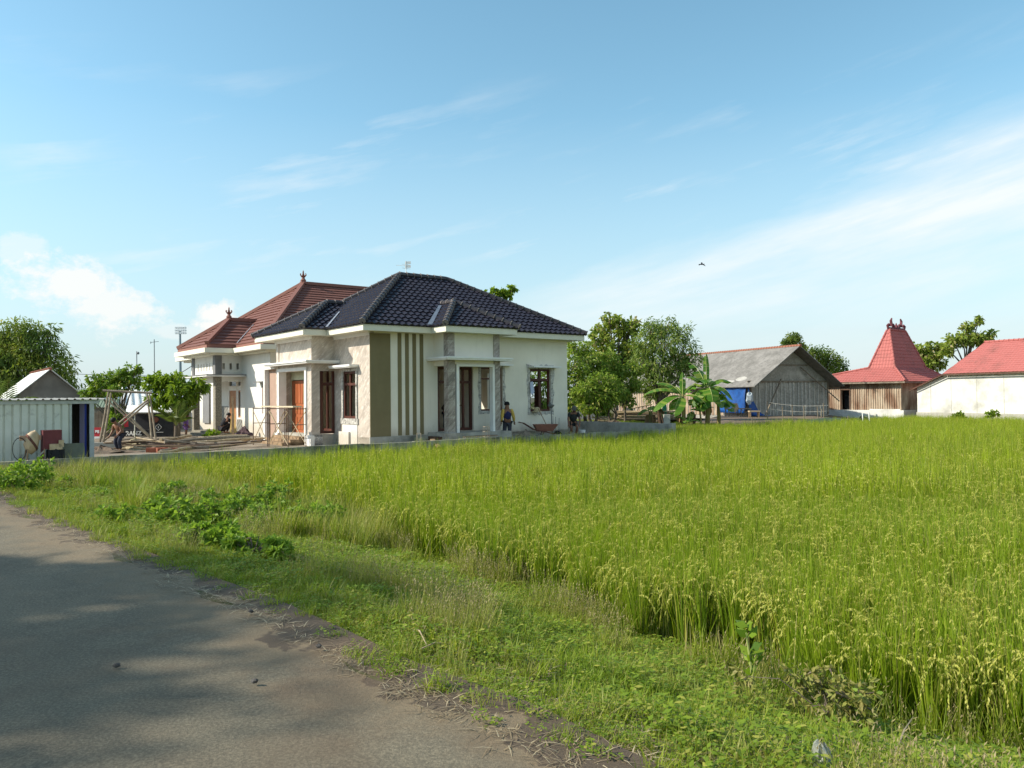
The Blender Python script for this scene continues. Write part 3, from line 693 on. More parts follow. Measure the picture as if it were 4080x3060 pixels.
def person(label, loc, rz, J, shirt=None, pants=None, cap=None, sleeve='long', short=False, group=None, sc=1.):
    """J: joint positions in metres, x right, y forward, z up"""
    t = thing('person', label, 'person', loc, rz, group); t.scale = (sc, sc, sc)
    j = {k: V(v) for k, v in J.items()}
    P, E = [], []
    def add(p, r, par=None):
        r = tuple(x*1.22 for x in r) if isinstance(r, tuple) else r*(1.22 if r > .02 else 1.)
        P.append((p.x, p.y, p.z, r)); i = len(P)-1
        if par is not None: E.append((par, i))
        return i
    hd = (j['head']-j['neck']).normalized(); fw = V(J.get('face', (0, 1, 0))).normalized()
    pel = add(j['pelvis'], .125); ch = add(j['pelvis'].lerp(j['neck'], .62), (.15, .11), add(j['pelvis'].lerp(j['neck'], .3), .115, pel))
    nk = add(j['neck'], .055, ch); h1 = add(j['neck']+hd*.1+fw*.015, .07, nk); h2 = add(j['neck']+hd*.18+fw*.02, .088, h1); h3 = add(j['neck']+hd*.25, .07, h2)
    add(j['neck']+hd*.145+fw*.118, .014, h2)                       # nose
    for s in 'lr':
        sh = add(j['sh'+s], .058, ch); el = add(j['el'+s], .042, sh); wr = add(j['wr'+s], .028, el)
        d = (j['wr'+s]-j['el'+s]).normalized(); side = d.cross(fw)
        side = side.normalized() if side.length > .1 else V((1, 0, 0)); nrm = side.cross(d)
        pm = add(j['wr'+s]+d*.06, (.036, .018), wr)
        for f, L in ((-.03, .06), (-.01, .075), (.011, .07), (.03, .055)):
            a = add(j['wr'+s]+d*.1+side*f, .0095, pm); b = add(j['wr'+s]+d*(.1+L*.5)+side*f+nrm*.012, .009, a); add(j['wr'+s]+d*(.1+L)+side*f+nrm*.03, .008, b)
        a = add(j['wr'+s]+d*.05+side*.05+nrm*.012, .011, pm); add(j['wr'+s]+d*.09+side*.062+nrm*.02, .009, a)
        hp = add(j['hip'+s], .085, pel); kn = add(j['kn'+s], .055, hp); an = add(j['an'+s], .038, kn); add(j['to'+s], .032, an)
    mobj('body', skin_mesh(P, E), 'skin', t)
    if shirt:
        P, E = [], []
        a = add(j['pelvis']+V((0, 0, -.02)), .145); b = add(j['pelvis'].lerp(j['neck'], .3), .135, a); c = add(j['pelvis'].lerp(j['neck'], .62), (.20, .14), b); add(j['pelvis'].lerp(j['neck'], .97), .075, c)
        mobj('shirt', skin_mesh(P, E), plain('cloth_'+shirt[0], shirt[1], .9), t)
        sl = shirt[2] if len(shirt) > 2 else shirt
        for s in 'lr':
            P, E = [], []; a = add(j['sh'+s].lerp(j['neck'], .25), .075); b = add(j['sh'+s], .072, a)
            e = add(j['el'+s] if sleeve == 'long' else j['sh'+s].lerp(j['el'+s], .75), .058, b)
            if sleeve == 'long': add(j['el'+s].lerp(j['wr'+s], .9), .042, e)
            mobj('sleeve', skin_mesh(P, E), plain('cloth_'+sl[0], sl[1], .9), t)
    if pants:
        P, E = [], []; a = add(j['pelvis']+V((0, 0, .03)), .14)
        for s in 'lr':
            h = add(j['hip'+s]+V((0, 0, -.04)), .1, a); k = add(j['kn'+s] if not short else j['hip'+s].lerp(j['kn'+s], .85), .072, h)
            if not short: add(j['kn'+s].lerp(j['an'+s], .93), .055, k)
        mobj('trousers', skin_mesh(P, E), plain('cloth_'+pants[0], pants[1], .9), t)
    top = j['neck']+hd*.19
    fr = Matrix.Translation(top) @ hd.to_track_quat('Z', 'Y').to_matrix().to_4x4()
    mb = MB(); mb.lathe(None, [(.104, -.03), (.112, .0), (.108, .05), (.08, .1), (.02, .125)], 12, fr=fr); mb.build('hair' if not cap else 'cap', plain('hair_black', (.012, .01, .009)) if not cap else plain('cloth_'+cap[0], cap[1], .9), t, True)
    if cap: mb = MB(); fl = (fw-hd*fw.dot(hd)).normalized(); s = fl.cross(hd); mb.prism([top+fl*.09-s*.075, top+fl*.09+s*.075, top+fl*.19+s*.05, top+fl*.19-s*.05], hd*.012); mb.build('cap_peak', plain('cloth_'+cap[0], cap[1], .9), t)
    for s in (-1, 1):
        mb = MB(); mb.ball(j['neck']+hd*.175+fw*.1+fw.cross(hd)*.034*s, .012, 6, 4); mb.build('eye', plain('eye_dark', (.02, .015, .012), .2), t)
    return t
STAND = dict(pelvis=(0, 0, .9), neck=(0, .0, 1.36), head=(0, .02, 1.6), shl=(-.19, 0, 1.3), shr=(.19, 0, 1.3), ell=(-.27, -.02, 1.04), elr=(.27, -.02, 1.04), wrl=(-.27, .06, .8), wrr=(.27, .06, .8), hipl=(-.09, 0, .86), hipr=(.09, 0, .86), knl=(-.1, .02, .47), knr=(.1, .02, .47), anl=(-.1, -.02, .07), anr=(.1, -.02, .07), tol=(-.11, .13, .03), tor=(.11, .13, .03))
def pose(**k): d = dict(STAND); d.update(k); return d
p = gr(2022, 1700, 32.6, YZ+.02)
person('person in navy vest over yellow long sleeves walking past the grey stone column', p, radians(20), pose(neck=(0, .05, 1.36), head=(.02, .1, 1.6), face=(.6, .8, 0), ell=(-.25, -.06, 1.06), wrl=(-.27, .02, .82), elr=(.26, -.03, 1.04), wrr=(.33, .1, .82), knl=(-.1, .1, .47), anl=(-.11, -.06, .08), tol=(-.12, .08, .04), knr=(.11, .05, .47), anr=(.14, .04, .07)), shirt=('navy', (.02, .022, .085), ('yellow', (.6, .4, .09))), pants=('slate', (.055, .055, .075)), cap=('black', (.012, .012, .016)))
p = gr(2285, 1700, 35.4, YZ+.02)
person('person in dark grey shirt and cap stooping at the corner of the white house', p, radians(185), pose(pelvis=(0, -.1, .74), neck=(0, .12, 1.15), head=(0, .24, 1.36), face=(0, .7, -.7), shl=(-.19, .1, 1.09), shr=(.19, .1, 1.09), ell=(-.27, .16, .84), elr=(.26, .16, .84), wrl=(-.22, .3, .62), wrr=(.25, .3, .6), hipl=(-.09, -.1, .7), hipr=(.09, -.1, .7), knl=(-.14, .2, .48), knr=(.12, .16, .44)), shirt=('charcoal', (.035, .04, .036)), pants=('black_shorts', (.018, .018, .02)), cap=('grey', (.12, .115, .10)), sleeve='short', short=True)
p = ab(3.75, .6, FL+.02)
person('person with a dark cap working inside the porch opening of the white house', p, radians(-70), pose(pelvis=(0, -.1, .85), neck=(0, .2, 1.22), head=(0, .34, 1.42), face=(0, .8, -.6), shl=(-.18, .18, 1.17), shr=(.18, .18, 1.17), ell=(-.2, .35, 1.0), elr=(.2, .35, 1.0), wrl=(-.12, .55, 1.05), wrr=(.12, .55, 1.05)), shirt=('dark_brown', (.03, .022, .02)), pants=('darkblue', (.015, .02, .04)), cap=('black', (.012, .012, .016)))
p = gr(474, 1790, 29.3, YZ)
person('shirtless person in dark trousers bending over beneath the bamboo frame', p, radians(150), pose(pelvis=(0, -.08, .78), neck=(0, .12, 1.17), head=(0, .26, 1.33), face=(0, .7, -.7), shl=(-.2, .1, 1.12), shr=(.2, .1, 1.12), ell=(-.3, .08, .87), elr=(.3, .08, .87), wrl=(-.24, .24, .68), wrr=(.24, .24, .68), hipl=(-.09, -.08, .74), hipr=(.09, -.08, .74), knl=(-.12, .08, .42), knr=(.12, .1, .42)), pants=('denim', (.035, .04, .06)), sc=.88)
p = gr(741, 1740, 37.5, -.17)
person('child in purple long shirt standing by the small palm with head bowed', p, radians(-60), pose(head=(0, .1, 1.57), face=(0, .8, -.6), wrl=(-.18, .12, .84), wrr=(.18, .12, .84)), shirt=('purple', (.20, .10, .36)), pants=('purple_shorts', (.2, .11, .3)), short=True, sc=.74)
p = gr(893, 1720, 39.3, -.02)
person('person in black crouching behind the porch pillar of the red roofed house', p, radians(-40), pose(pelvis=(0, -.1, .32), neck=(0, .16, .75), head=(0, .26, .95), face=(0, .9, -.3), shl=(-.18, .14, .7), shr=(.18, .14, .7), ell=(-.24, .3, .5), elr=(.24, .3, .5), wrl=(-.1, .42, .4), wrr=(.1, .42, .4), hipl=(-.1, -.08, .3), hipr=(.1, -.08, .3), knl=(-.17, .24, .5), knr=(.17, .24, .5), anl=(-.13, .06, .08), anr=(.13, .06, .08), tol=(-.13, .2, .04), tor=(.13, .2, .04)), shirt=('black_shirt', (.015, .014, .018)), pants=('black_trousers', (.018, .016, .02)))
# ---------------------------------------------------------------- things in the yard
def one(mb, name, m, label, cat, group=None, smooth=False): return tag(mb.build(name, m, smooth=smooth), label, cat, group)
# scaffold trestle in front of the stone porch
sc = thing('scaffold', 'thin tubular scaffold trestle with a plank on top before the stone porch', 'scaffold', ab(-2.3, 1.6, YZ), HR)
for y in (-.1, 1.85, 2.0, 3.6):
    mb = MB()
    for x in (-.35, .35): mb.tube([V((x, y, 0)), V((x, y, 1.55))], .02, 5)
    mb.tube([V((-.35, y, 1.5)), V((.35, y, 1.5))], .018, 5); mb.tube([V((-.35, y, .9)), V((.35, y, .9))], .016, 5); mb.build('end_frame', 'pipe', sc)
for y0, y1 in ((-.1, 1.85), (2.0, 3.6)):
    for x in (-.35, .35):
        mb = MB(); mb.tube([V((x, y0, .15)), V((x, y1, 1.4))], .016, 5); mb.tube([V((x, y1, .15)), V((x, y0, 1.4))], .016, 5); mb.build('cross_brace', 'bamboo', sc)
    mb = MB(); mb.tube([V((-.35, y0, 1.52)), V((-.35, y1, 1.52))], .016, 5); mb.build('rail', 'pipe', sc)
o = MB().box(-.4, -.05, -.7, 2.6, 1.56, 1.61).build('top_plank', plain('pale_plank', (.6, .5, .34)), sc)
# wheelbarrow
wb = thing('wheelbarrow', 'rusty wheelbarrow with long handles in front of the broken window', 'wheelbarrow', gr(2172, 1720, 34.2, YZ), radians(8))
def tray():
    mb = MB(); z0, z1 = .38, .68; a = [(-.35, -.22), (.3, -.22), (.3, .22), (-.35, .22)]; b = [(-.5, -.34), (.52, -.34), (.52, .34), (-.5, .34)]
    mb.v += [V((x, y, z0)) for x, y in a]+[V((x, y, z1)) for x, y in b]+[V((x*.97, y*.97, z1)) for x, y in b]+[V((x*.97, y*.97, z0+.02)) for x, y in a]
    fs = [(3, 2, 1, 0), (12, 13, 14, 15)]
    for i in range(4): k = (i+1) % 4; fs += [(i, k, 4+k, 4+i), (4+i, 4+k, 8+k, 8+i), (8+i, 8+k, 12+k, 12+i)]
    mb.f += fs; mb.m += [0]*len(fs); return mb
tray().build('tray', plain('rusty_tray', (.3, .13, .09)), wb)
for y in (-.26, .26):
    mb = MB(); mb.tube([V((.55, y*.3, .22)), V((0, y, .36)), V((-.5, y, .46)), V((-.95, y, .74)), V((-1.12, y, .78))], .022, 5); mb.build('handle', 'rust', wb)
    mb = MB(); mb.tube([V((-.1, y, .36)), V((-.25, y, .0)), V((-.02, y, 0))], .018, 5); mb.build('leg', 'rust', wb)
mb = MB(); mb.lathe(None, [(.1, -.045), (.19, -.05), (.2, 0), (.19, .05), (.1, .045)], 14, fr=Matrix.Translation((.55, 0, .2)) @ Matrix.Rotation(pi/2, 4, 'X')); mb.build('wheel', 'black', wb)
sp = thing('shovel', 'shovel standing in the wheelbarrow tray', 'shovel', gr(2172, 1720, 34.2, YZ+.42), radians(8))
mb = MB(); mb.tube([V((-.3, .0, .95)), V((.12, 0, .12))], .018, 5); mb.build('shaft', 'plank', sp); mb = MB(); mb.box(.02, .24, -.1, .1, .02, .1); mb.build('blade', 'rust', sp)
# lamp-like pipe and starter bars by the window
pl = thing('garden_pole', 'thin grey pole with a small lamp head leaning beside the broken window', 'pole', gr(2202, 1720, 34.3, YZ), 0)
mb = MB(); mb.tube([V((0, 0, 0)), V((-.06, 0, 1.45))], .022, 6); mb.build('shaft', 'grave', pl); mb = MB(); mb.lathe((-.06, 0, 1.36), [(.03, 0), (.13, .1), (.15, .16), (.02, .18)], 8); mb.ball(V((-.1, 0, 1.58)), .06); mb.build('lamp_head', 'grave', pl)
for i, dx in enumerate((-9, 0, 12)):
    q = gr(2213+dx, 1720, 35.2, YZ); mb = MB(); mb.tube([q, q+V((.02*i, .05, 1.02-.05*i))], .012, 4)
    one(mb, 'steel_bar', 'grave', 'thin upright steel bar in the row of three beside the grey pole', 'steel bar', 'upright steel bars beside the window')
def rebar(name, p, q, w, label, n=8):                              # cage of four bars with stirrups
    mb = MB(); d = (q-p).normalized(); x = d.cross(V((0, 0, 1))).normalized(); z = x.cross(d)
    cs = [x*i*w+z*k*w for i, k in ((-.5, 0), (.5, 0), (.5, 1), (-.5, 1))]
    for c_ in cs: mb.tube([p+c_, q+c_], .012, 4)
    for i in range(n+1):
        m = p.lerp(q, i/n); mb.tube([m+cs[0], m+cs[1], m+cs[2], m+cs[3], m+cs[0]], .008, 4)
    return one(mb, name, plain('rebar', (.42, .33, .25)), label, 'rebar cage')
rebar('rebar_cage', gr(1850, 1730, 29.8, .02), gr(1985, 1730, 30.7, .02), .16, 'rebar cage lying in front of the grey stone porch')
q = gr(1944, 1735, 30.2, YZ); rebar('rebar_cage', q, q+V((.02, .01, .75)), .18, 'upright rebar cage sticking up before the porch step', 4)
q = gr(1670, 1760, 28.0, YZ); rebar('rebar_cage', q, q+V((.0, .02, .62)), .14, 'upright rebar cage below the olive stripes', 3)
mb = MB(); mb.beam(gr(1722, 1730, 29.2, .14), gr(1750, 1760, 28.6, -.12), .16, .04); one(mb, 'plank', 'plank', 'short plank leaning on the plinth beside the stone column', 'plank')
# dark dug soil, sand and bricks right of the porch
def heap(c, rx, ry, h, m, label, cat, name, n=16, jit=.25, rz=0.):
    mb = MB(); c = V(c); k = 0; rings = 6; fr = Matrix.Rotation(rz, 3, 'Z')
    for i in range(rings+1):
        t = i/rings
        for j in range(n):
            a = 2*pi*j/n; w = 1+jit*mn.noise(V((c.x+cos(a)*2, c.y+sin(a)*2, t*2))); z = h*(1-t)**1.3*(1+jit*mn.noise(V((c.x+j, c.y, i*1.7))))
            mb.v.append(c+fr @ V((cos(a)*rx*t*w, sin(a)*ry*t*w, z-.03*(i == rings))))
    for i in range(rings):
        for j in range(n): a, b = i*n+j, i*n+(j+1) % n; mb.f.append((a, a+n, b+n, b)); mb.m.append(0)
    return one(mb, name, m, label, cat, smooth=False)
heap(ab(6.9, -.75, YZ), 1.1, .5, .46, 'soil', 'long sandy heap against the wall beneath the broken window', 'sand_heap', 'sand_heap', rz=HR)
heap(ab(9.3, -.9, YZ), 1.3, .55, .32, 'bankm', 'dark dug soil heap at the right corner of the white house', 'soil heap', 'soil_heap', rz=HR)
heap(ab(11.9, -1.2, YZ), 1.5, .5, .24, 'bankm', 'dark soil ridge behind the low wall beside the tall side wall', 'soil heap', 'soil_heap', rz=HR)
br_ = mat('red_brick', (.36, .13, .075), (.26, .09, .055), 4., .9); M['brick'] = br_
for i in range(16):
    a, b = 9.6+R.uniform(0, 3.2), -1.8+R.uniform(-.3, .4)
    mb = MB(); mb.box(-.11, .11, -.055, .055, 0, .055, Matrix.Translation(ab(a, b, YZ+.02+.055*(i % 5))) @ Matrix.Rotation(R.uniform(0, 3), 4, 'Z') @ Matrix.Rotation(R.uniform(-.3, .3), 4, 'X'))
    one(mb, 'brick', 'brick', 'loose red brick in the scatter behind the low wall near the stooping worker', 'brick', 'loose red bricks behind the low wall')
q = gr(2320, 1710, 35.8, YZ+.05); mb = MB(); mb.lathe(q, [(.12, 0), (.15, .28), (.155, .3)], 12); one(mb, 'bucket', 'trim', 'small white bucket behind the low wall', 'bucket')
q = ab(8.0, -.2, 1.06)
hat = MB().lathe(q-V((0, 0, .04)), [(.24, 0), (.23, .02), (.13, .04), (.11, .16), (.05, .2)], 12); one(hat, 'straw_hat', plain('straw', (.5, .4, .24)), 'straw hat lying on the sill of the broken window', 'hat')
mb = MB(); mb.prism([ab(7.72, -.06, 2.3), ab(7.86, -.06, 2.35), ab(7.94, -.08, 1.9), ab(7.82, -.1, 1.75), ab(7.74, -.07, 1.85)], -B*.03); one(mb, 'rag', plain('rag_blue', (.5, .55, .72)), 'pale blue rag hanging at the left edge of the broken window', 'rag')
# long bamboo poles and boards lying between the houses
poles = [((640, 1790, 27.5), (1040, 1768, 31.8), .07), ((660, 1762, 31), (1000, 1757, 33.), .055), ((690, 1745, 33), (985, 1742, 35), .05), ((655, 1775, 29.5), (870, 1770, 31), .06), ((930, 1762, 33), (1060, 1735, 35.3), .05), ((650, 1752, 33.5), (775, 1770, 32), .06), ((800, 1757, 33), (900, 1738, 36), .05), ((640, 1765, 31), (760, 1752, 33), .075), ((632, 1800, 26.5), (760, 1784, 28.5), .06), ((780, 1768, 31), (1000, 1776, 30.5), .05)]
for i, (p, q, r) in enumerate(poles):
    P0, P1 = gr(p[0], p[1], p[2], 0), gr(q[0], q[1], q[2], 0); z = YZ+.1+.07*(i % 4)
    P0.z = z; P1.z = z+.06; mb = MB(); n = 9
    mb.tube([P0.lerp(P1, k/n)+V((0, 0, .02*sin(k*.9+i))) for k in range(n+1)], [r*(1-.25*k/n) for k in range(n+1)], 7)
    one(mb, 'bamboo_pole', 'bambooold' if i % 3 == 0 else 'bamboo', 'long bamboo pole lying in the heap of poles between the two houses', 'pole', 'bamboo poles lying between the houses')
for i, (x, y, d, L, a) in enumerate(((560, 1775, 30.5, 2.4, .15), (600, 1765, 31.5, 2.2, .3), (640, 1785, 29, 2.6, .05), (700, 1790, 28.6, 2., -.05), (520, 1780, 30, 1.8, .4), (585, 1755, 32, 2., .25), (860, 1782, 29.5, 3.2, .1), (910, 1774, 30.4, 2.8, .12))):
    q = gr(x, y, d, YZ+.06+.06*(i % 5)); mb = MB(); mb.box(-L/2, L/2, -.09, .09, 0, .035, Matrix.Translation(q) @ Matrix.Rotation(HR-.5+a, 4, 'Z') @ Matrix.Rotation(R.uniform(-.08, .08), 4, 'Y'))
    one(mb, 'board', 'plankdark' if i % 2 else 'plank', 'rough board thrown on the timber heap behind the low wall', 'board', 'boards on the timber heap')
for i in range(26):
    px = R.uniform(470, 760); q = gr(px, 1775, R.uniform(29.2, 32.5), YZ+R.uniform(.04, .34)); L = R.uniform(.9, 2.3); d = V((cos(R.uniform(-.7, .9)), R.uniform(-.5, .5), R.uniform(-.16, .16))); mb = MB()
    if i % 3: mb.beam(q-d*L/2, q+d*L/2, R.uniform(.05, .13), .035); one(mb, 'board', ('plank', 'plankdark', 'bambooold')[i % 3], 'rough board thrown on the timber heap behind the low wall', 'board', 'boards on the timber heap')
    else: mb.tube([q-d*L/2, q+d*L/2], [.045, .03], 6); one(mb, 'bamboo_pole', 'bambooold' if i % 2 else 'bamboo', 'crooked bamboo pole sticking out of the timber heap near the bamboo frame', 'pole', 'poles in the timber heap')
for i in range(8):
    q = gr(600+i*13, 1790, 28.2+R.uniform(-.3, .3), YZ+.02); mb = MB(); mb.box(-.14, .14, -.07, .07, 0, .17, Matrix.Translation(q) @ Matrix.Rotation(R.uniform(0, 1), 4, 'Z')); one(mb, 'clay_block', 'brick', 'orange clay block at the foot of the timber heap', 'block', 'clay blocks at the foot of the timber heap')
h = heap(gr(540, 1775, 30.5, YZ), .95, .5, .32, plain('crumpled_sack', (.42, .35, .22), .9), 'crumpled pile of tan sacking at the foot of the bamboo frame', 'sacking', 'sacking_pile', jit=.9)
heap(gr(400, 1790, 28.5, YZ), 1.5, .5, .22, 'bankm', 'low dark rubble strip right of the metal shed', 'rubble', 'rubble_heap', jit=.8)
mb = MB()
P_ = gr(905, 1745, 34.2, YZ); mb.box(-.9, .9, -.25, .25, 0, .3, Matrix.Translation(P_) @ Matrix.Rotation(HR, 4, 'Z')); one(mb, 'stone_step', 'pebble', 'dark speckled stone block before the red roofed house porch', 'stone block')
post = thing('wooden_post', 'upright thin wooden post in front of the light wooden door', 'post', gr(928, 1745, 35, YZ)); MB().box(-.05, .05, -.03, .03, 0, 2.0).build('shaft', 'plank', post)
MB().lathe((0, 0, -.02), [(.12, 0), (.1, .12), (.05, .14)], 8).build('foot', 'concrete', post)
mb = MB(); mb.prism([gr(915, 1735, 38.2, 0)+V((0, 0, .05)), gr(944, 1735, 38.2, 0)+V((0, 0, .05)), gr(930, 1735, 39, 0)+V((0, 0, 1.4)), gr(926, 1735, 39, 0)+V((0, 0, 1.4))], (.0, .03, 0)); one(mb, 'board', plain('yellow_board', (.62, .4, .13)), 'tall pointed yellow board leaning by the light wooden door', 'board')
heap(gr(972, 1722, 38, -.05), .5, .35, .42, plain('maroon_cloth', (.11, .06, .065)), 'dark red bundle lying on the porch steps of the red roofed house', 'bundle', 'cloth_bundle', jit=.6)
# ---------------------------------------------------------------- left: shed, mixer, bamboo frame, stall, far houses
sh = thing('metal_shed', 'pale corrugated metal shed with an open doorway and blue inner panel', 'shed', ab(-13.2, -1.0, YZ), HR, absz=False)
T = 1.72-YZ
def xof(px): return toab(at(px, 1700, 23.2))[0]+13.2
mb = MB(); corrugated(mb, V((.0, .03, 0)), V((3.02-.0, 0, 0)), V((0, 0, T-.1)), .2, .04); mb.build('front_sheet', 'steel', sh)
mb = MB(); mb.box(3.50, 3.62, -.02, .08, 0, T-.08); mb.box(2.98, 3.04, .0, .06, 0, T-.1); mb.box(-.1, 3.75, -.04, .04, T-.12, T-.02); mb.build('frame', plain('shed_frame', (.5, .52, .48)), sh)
mb = MB(); mb.box(3.38, 3.43, .06, .9, 0, T-.12); mb.build('door', 'bluedoor', sh)
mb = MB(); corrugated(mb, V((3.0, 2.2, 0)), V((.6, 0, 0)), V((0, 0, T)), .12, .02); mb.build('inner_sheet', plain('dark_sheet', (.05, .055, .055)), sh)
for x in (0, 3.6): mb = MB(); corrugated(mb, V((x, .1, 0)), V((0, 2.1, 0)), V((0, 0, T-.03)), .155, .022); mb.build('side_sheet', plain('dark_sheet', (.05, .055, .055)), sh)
mb = MB(); corrugated(mb, V((-.2, -.12, T)), V((4.1, 0, 0)), V((0, 2.5, .03)), .2, .035, 2); mb.build('roof', plain('shed_roof', (.2, .2, .185), .6), sh)
# concrete mixer
mx = thing('concrete_mixer', 'concrete mixer with a cream drum and dark red engine cover by the shed', 'concrete mixer', ab(-10.98, -1.8, YZ-.02), HR+.06); mx.scale = (.60, .60, 1.0)
D1 = V((-.35, 0, 1)).normalized(); fr = Matrix.Translation((-.46, 0, .78)) @ Matrix.Rotation(radians(42), 4, 'Y') @ Matrix.Scale(.72, 4)
mb = MB(); mb.lathe(None, [(.12, -.42), (.3, -.36), (.4, -.12), (.41, .06), (.3, .3), (.2, .42), (.205, .46), (.17, .46), (.17, .3)], 18, fr=fr); mb.build('drum', 'cream', mx, True)
mb = MB(); mb.lathe(None, [(.415, -.06), (.44, -.05), (.44, .05), (.415, .06)], 18, fr=fr); mb.build('drum_band', 'rust', mx)
mb = MB(); mb.box(-.95, -.1, -.1, -.02, .84, .97); mb.build('yoke', plain('red_yoke', (.5, .3, .2)), mx)
mb = MB(); mb.box(-.02, .72, -.22, .3, .58, 1.1); mb.box(-.05, -.0, -.25, .32, .2, 1.1); mb.build('engine_cover', plain('dark_red_metal', (.17, .04, .045), .6), mx)
mb = MB(); mb.box(.2, .72, -.34, .2, .56, .72); mb.box(.58, .78, -.34, .1, .62, .82); mb.build('fuel_tank', 'cream', mx)
mb = MB(); mb.box(.15, .82, -.3, .2, .18, .56); mb.lathe(None, [(.18, -.05), (.2, 0), (.18, .05)], 12, fr=Matrix.Translation((.45, -.34, .38)) @ Matrix.Rotation(pi/2, 4, 'X')); mb.build('engine', plain('engine_black', (.02, .02, .022)), mx)
for x, y in ((-.72, -.25), (-.72, .25), (0, -.25), (.75, .2)):
    mb = MB(); mb.beam(V((x*.9, y, .6)), V((x*1.05, y*1.1, 0)), .05); mb.build('leg', 'plank', mx)
mb = MB(); mb.beam(V((-.75, -.25, .12)), V((.85, -.25, .12)), .06); mb.beam(V((-.75, -.25, .05)), V((0, -.25, .55)), .04); mb.build('chassis', 'concrete', mx)
mb = MB(); mb.tube([V((-.95+.28*cos(a)-.0, -.12, .62+.3*sin(a))) for a in [i*pi/8 for i in range(17)]], .014, 5, False); mb.build('tilt_wheel', 'black', mx)
for y in (-.3, .3): mb = MB(); mb.lathe(None, [(.06, -.04), (.15, -.04), (.16, 0), (.15, .04), (.06, .04)], 12, fr=Matrix.Translation((-.55, y, .15)) @ Matrix.Rotation(pi/2, 4, 'X')); mb.build('wheel', 'black', mx)
pn = MB(); fr = Matrix.Translation(ab(-10.25, -1.72, YZ)) @ Matrix.Rotation(HR, 4, 'Z'); pn.prism([fr @ V(p) for p in ((-.3, 0, 0), (.36, 0, 0), (.3, .12, .68), (-.3, .12, .68))], fr.to_3x3() @ V((0, .05, 0)))
one(pn, 'sheet_metal', plain('dull_green_metal', (.15, .16, .115), .6), 'dull green sheet metal panel leaning beside the mixer', 'panel')
mb = MB(); mb.tube([ab(-10.45, -1.7, .5), ab(-10.55, -1.75, .4), ab(-10.65, -1.78, .1), ab(-10.6, -1.7, -.15)], .016, 5); one(mb, 'hose', 'black', 'black hose curving down from the dull green panel', 'hose')
# bamboo frame
M['oldpole'] = mat('greyed_bamboo', (.33, .27, .19), (.2, .155, .105), 6., .7)
bf = thing('bamboo_trestle', 'tall lashed bamboo frame with crossed braces over the yard', 'bamboo frame', gr(505, 1760, 34.5, YZ))
o_ = bf.location
def fp(px, py, d=34.5): return at(px, py, d)-o_
for a, b, r in (((432, 1560), (396, 1762), .05), ((442, 1565), (410, 1762), .05), ((585, 1560), (606, 1762), .045), ((594, 1562), (622, 1762), .045)):
    mb = MB(); p, q = fp(*a), fp(*b, 34.2); q.z = -.0; mb.tube([p, p.lerp(q, .5)+V((.02, 0, 0)), q], [r*.8, r, r*1.1], 6); mb.build('upright', 'oldpole', bf)
mb = MB(); mb.tube([fp(410, 1556), fp(604, 1566)], .05, 6); mb.build('top_bar', 'bambooold', bf)
for a, b in (((445, 1590), (612, 1752)), ((440, 1605), (600, 1745)), ((592, 1590), (400, 1745)), ((592, 1600), (408, 1762))):
    mb = MB(); mb.tube([fp(*a, 34.4), fp(*b, 34.4)], .04, 6); mb.build('brace', 'oldpole', bf)
# dark food stall with lettered banner
st = thing('black_stall', 'black roadside stall with white lettering and a pale awning', 'stall', gr(590, 1740, 40.5, YZ-.1))
q0 = st.location
def sp_(px, py, d=40.5): return at(px, py, d)-q0
def slab(poly, off, name, m, par): mb = MB(); mb.prism(poly, off); return mb.build(name, m, par)
dn = slab([sp_(420, 1712), sp_(600, 1712), sp_(600, 1756), sp_(420, 1756)], (0, .25, 0), 'front_panel', 'black', st)
slab([sp_(602, 1646), sp_(690, 1646), sp_(690, 1756), sp_(602, 1756)], (0, .25, 0), 'side_panel', 'black', st)
slab([sp_(535, 1650, 41.8), sp_(690, 1650, 41.8), sp_(690, 1756, 41.8), sp_(420, 1756, 41.8), sp_(420, 1700, 41.8)], (0, .1, 0), 'back_panel', plain('dark_interior', (.03, .03, .035)), st)
slab([sp_(500, 1645, 40.3), sp_(705, 1645, 40.3), sp_(680, 1618, 42.5), sp_(505, 1618, 42.5)], (0, 0, .05), 'awning', 'trim', st)
for px in (537, 600): mb = MB(); a, b = sp_(px, 1642, 40.45), sp_(px, 1760, 40.45); b.z = 0; mb.tube([b, a], .03, 6); mb.build('post', 'steel', st)
def text(s, size, pos, m, par, name='lettering', rz=0., bold=True):
    cu = bpy.data.curves.new('t', 'FONT'); cu.body = s; cu.size = size; cu.extrude = .004; cu.align_x = 'CENTER'; cu.align_y = 'CENTER'; cu.offset = .012 if bold else 0
    o = bpy.data.objects.new('t', cu); COL.objects.link(o); dg = bpy.context.evaluated_depsgraph_get(); me = bpy.data.meshes.new_from_object(o.evaluated_get(dg)); bpy.data.objects.remove(o)
    me.transform(Matrix.Translation(V(pos)) @ Matrix.Rotation(rz, 4, 'Z') @ Matrix.Rotation(pi/2, 4, 'X')); me.name = name; me.materials.clear(); me.materials.append(M[m])
    n = bpy.data.objects.new(name, me); COL.objects.link(n); n.parent = par; return n
text('RANZ', .30, sp_(532, 1727, 40.47), 'trim', dn)
sd = [c for c in bpy.data.objects if c.parent == st and c.name.startswith('side_panel')][0]
c_ = sp_(631, 1702, 40.47); mb = MB(); r = .17
for i in range(4):
    a, b = i*pi/2, (i+1)*pi/2; mb.beam(c_+V((cos(a)*r, 0, sin(a)*r)), c_+V((cos(b)*r, 0, sin(b)*r)), .016, .03, V((0, 1, 0)))
mb.build('diamond_emblem', 'trim', sd); text('i', .15, c_+V((0, 0, 0)), 'trim', sd)
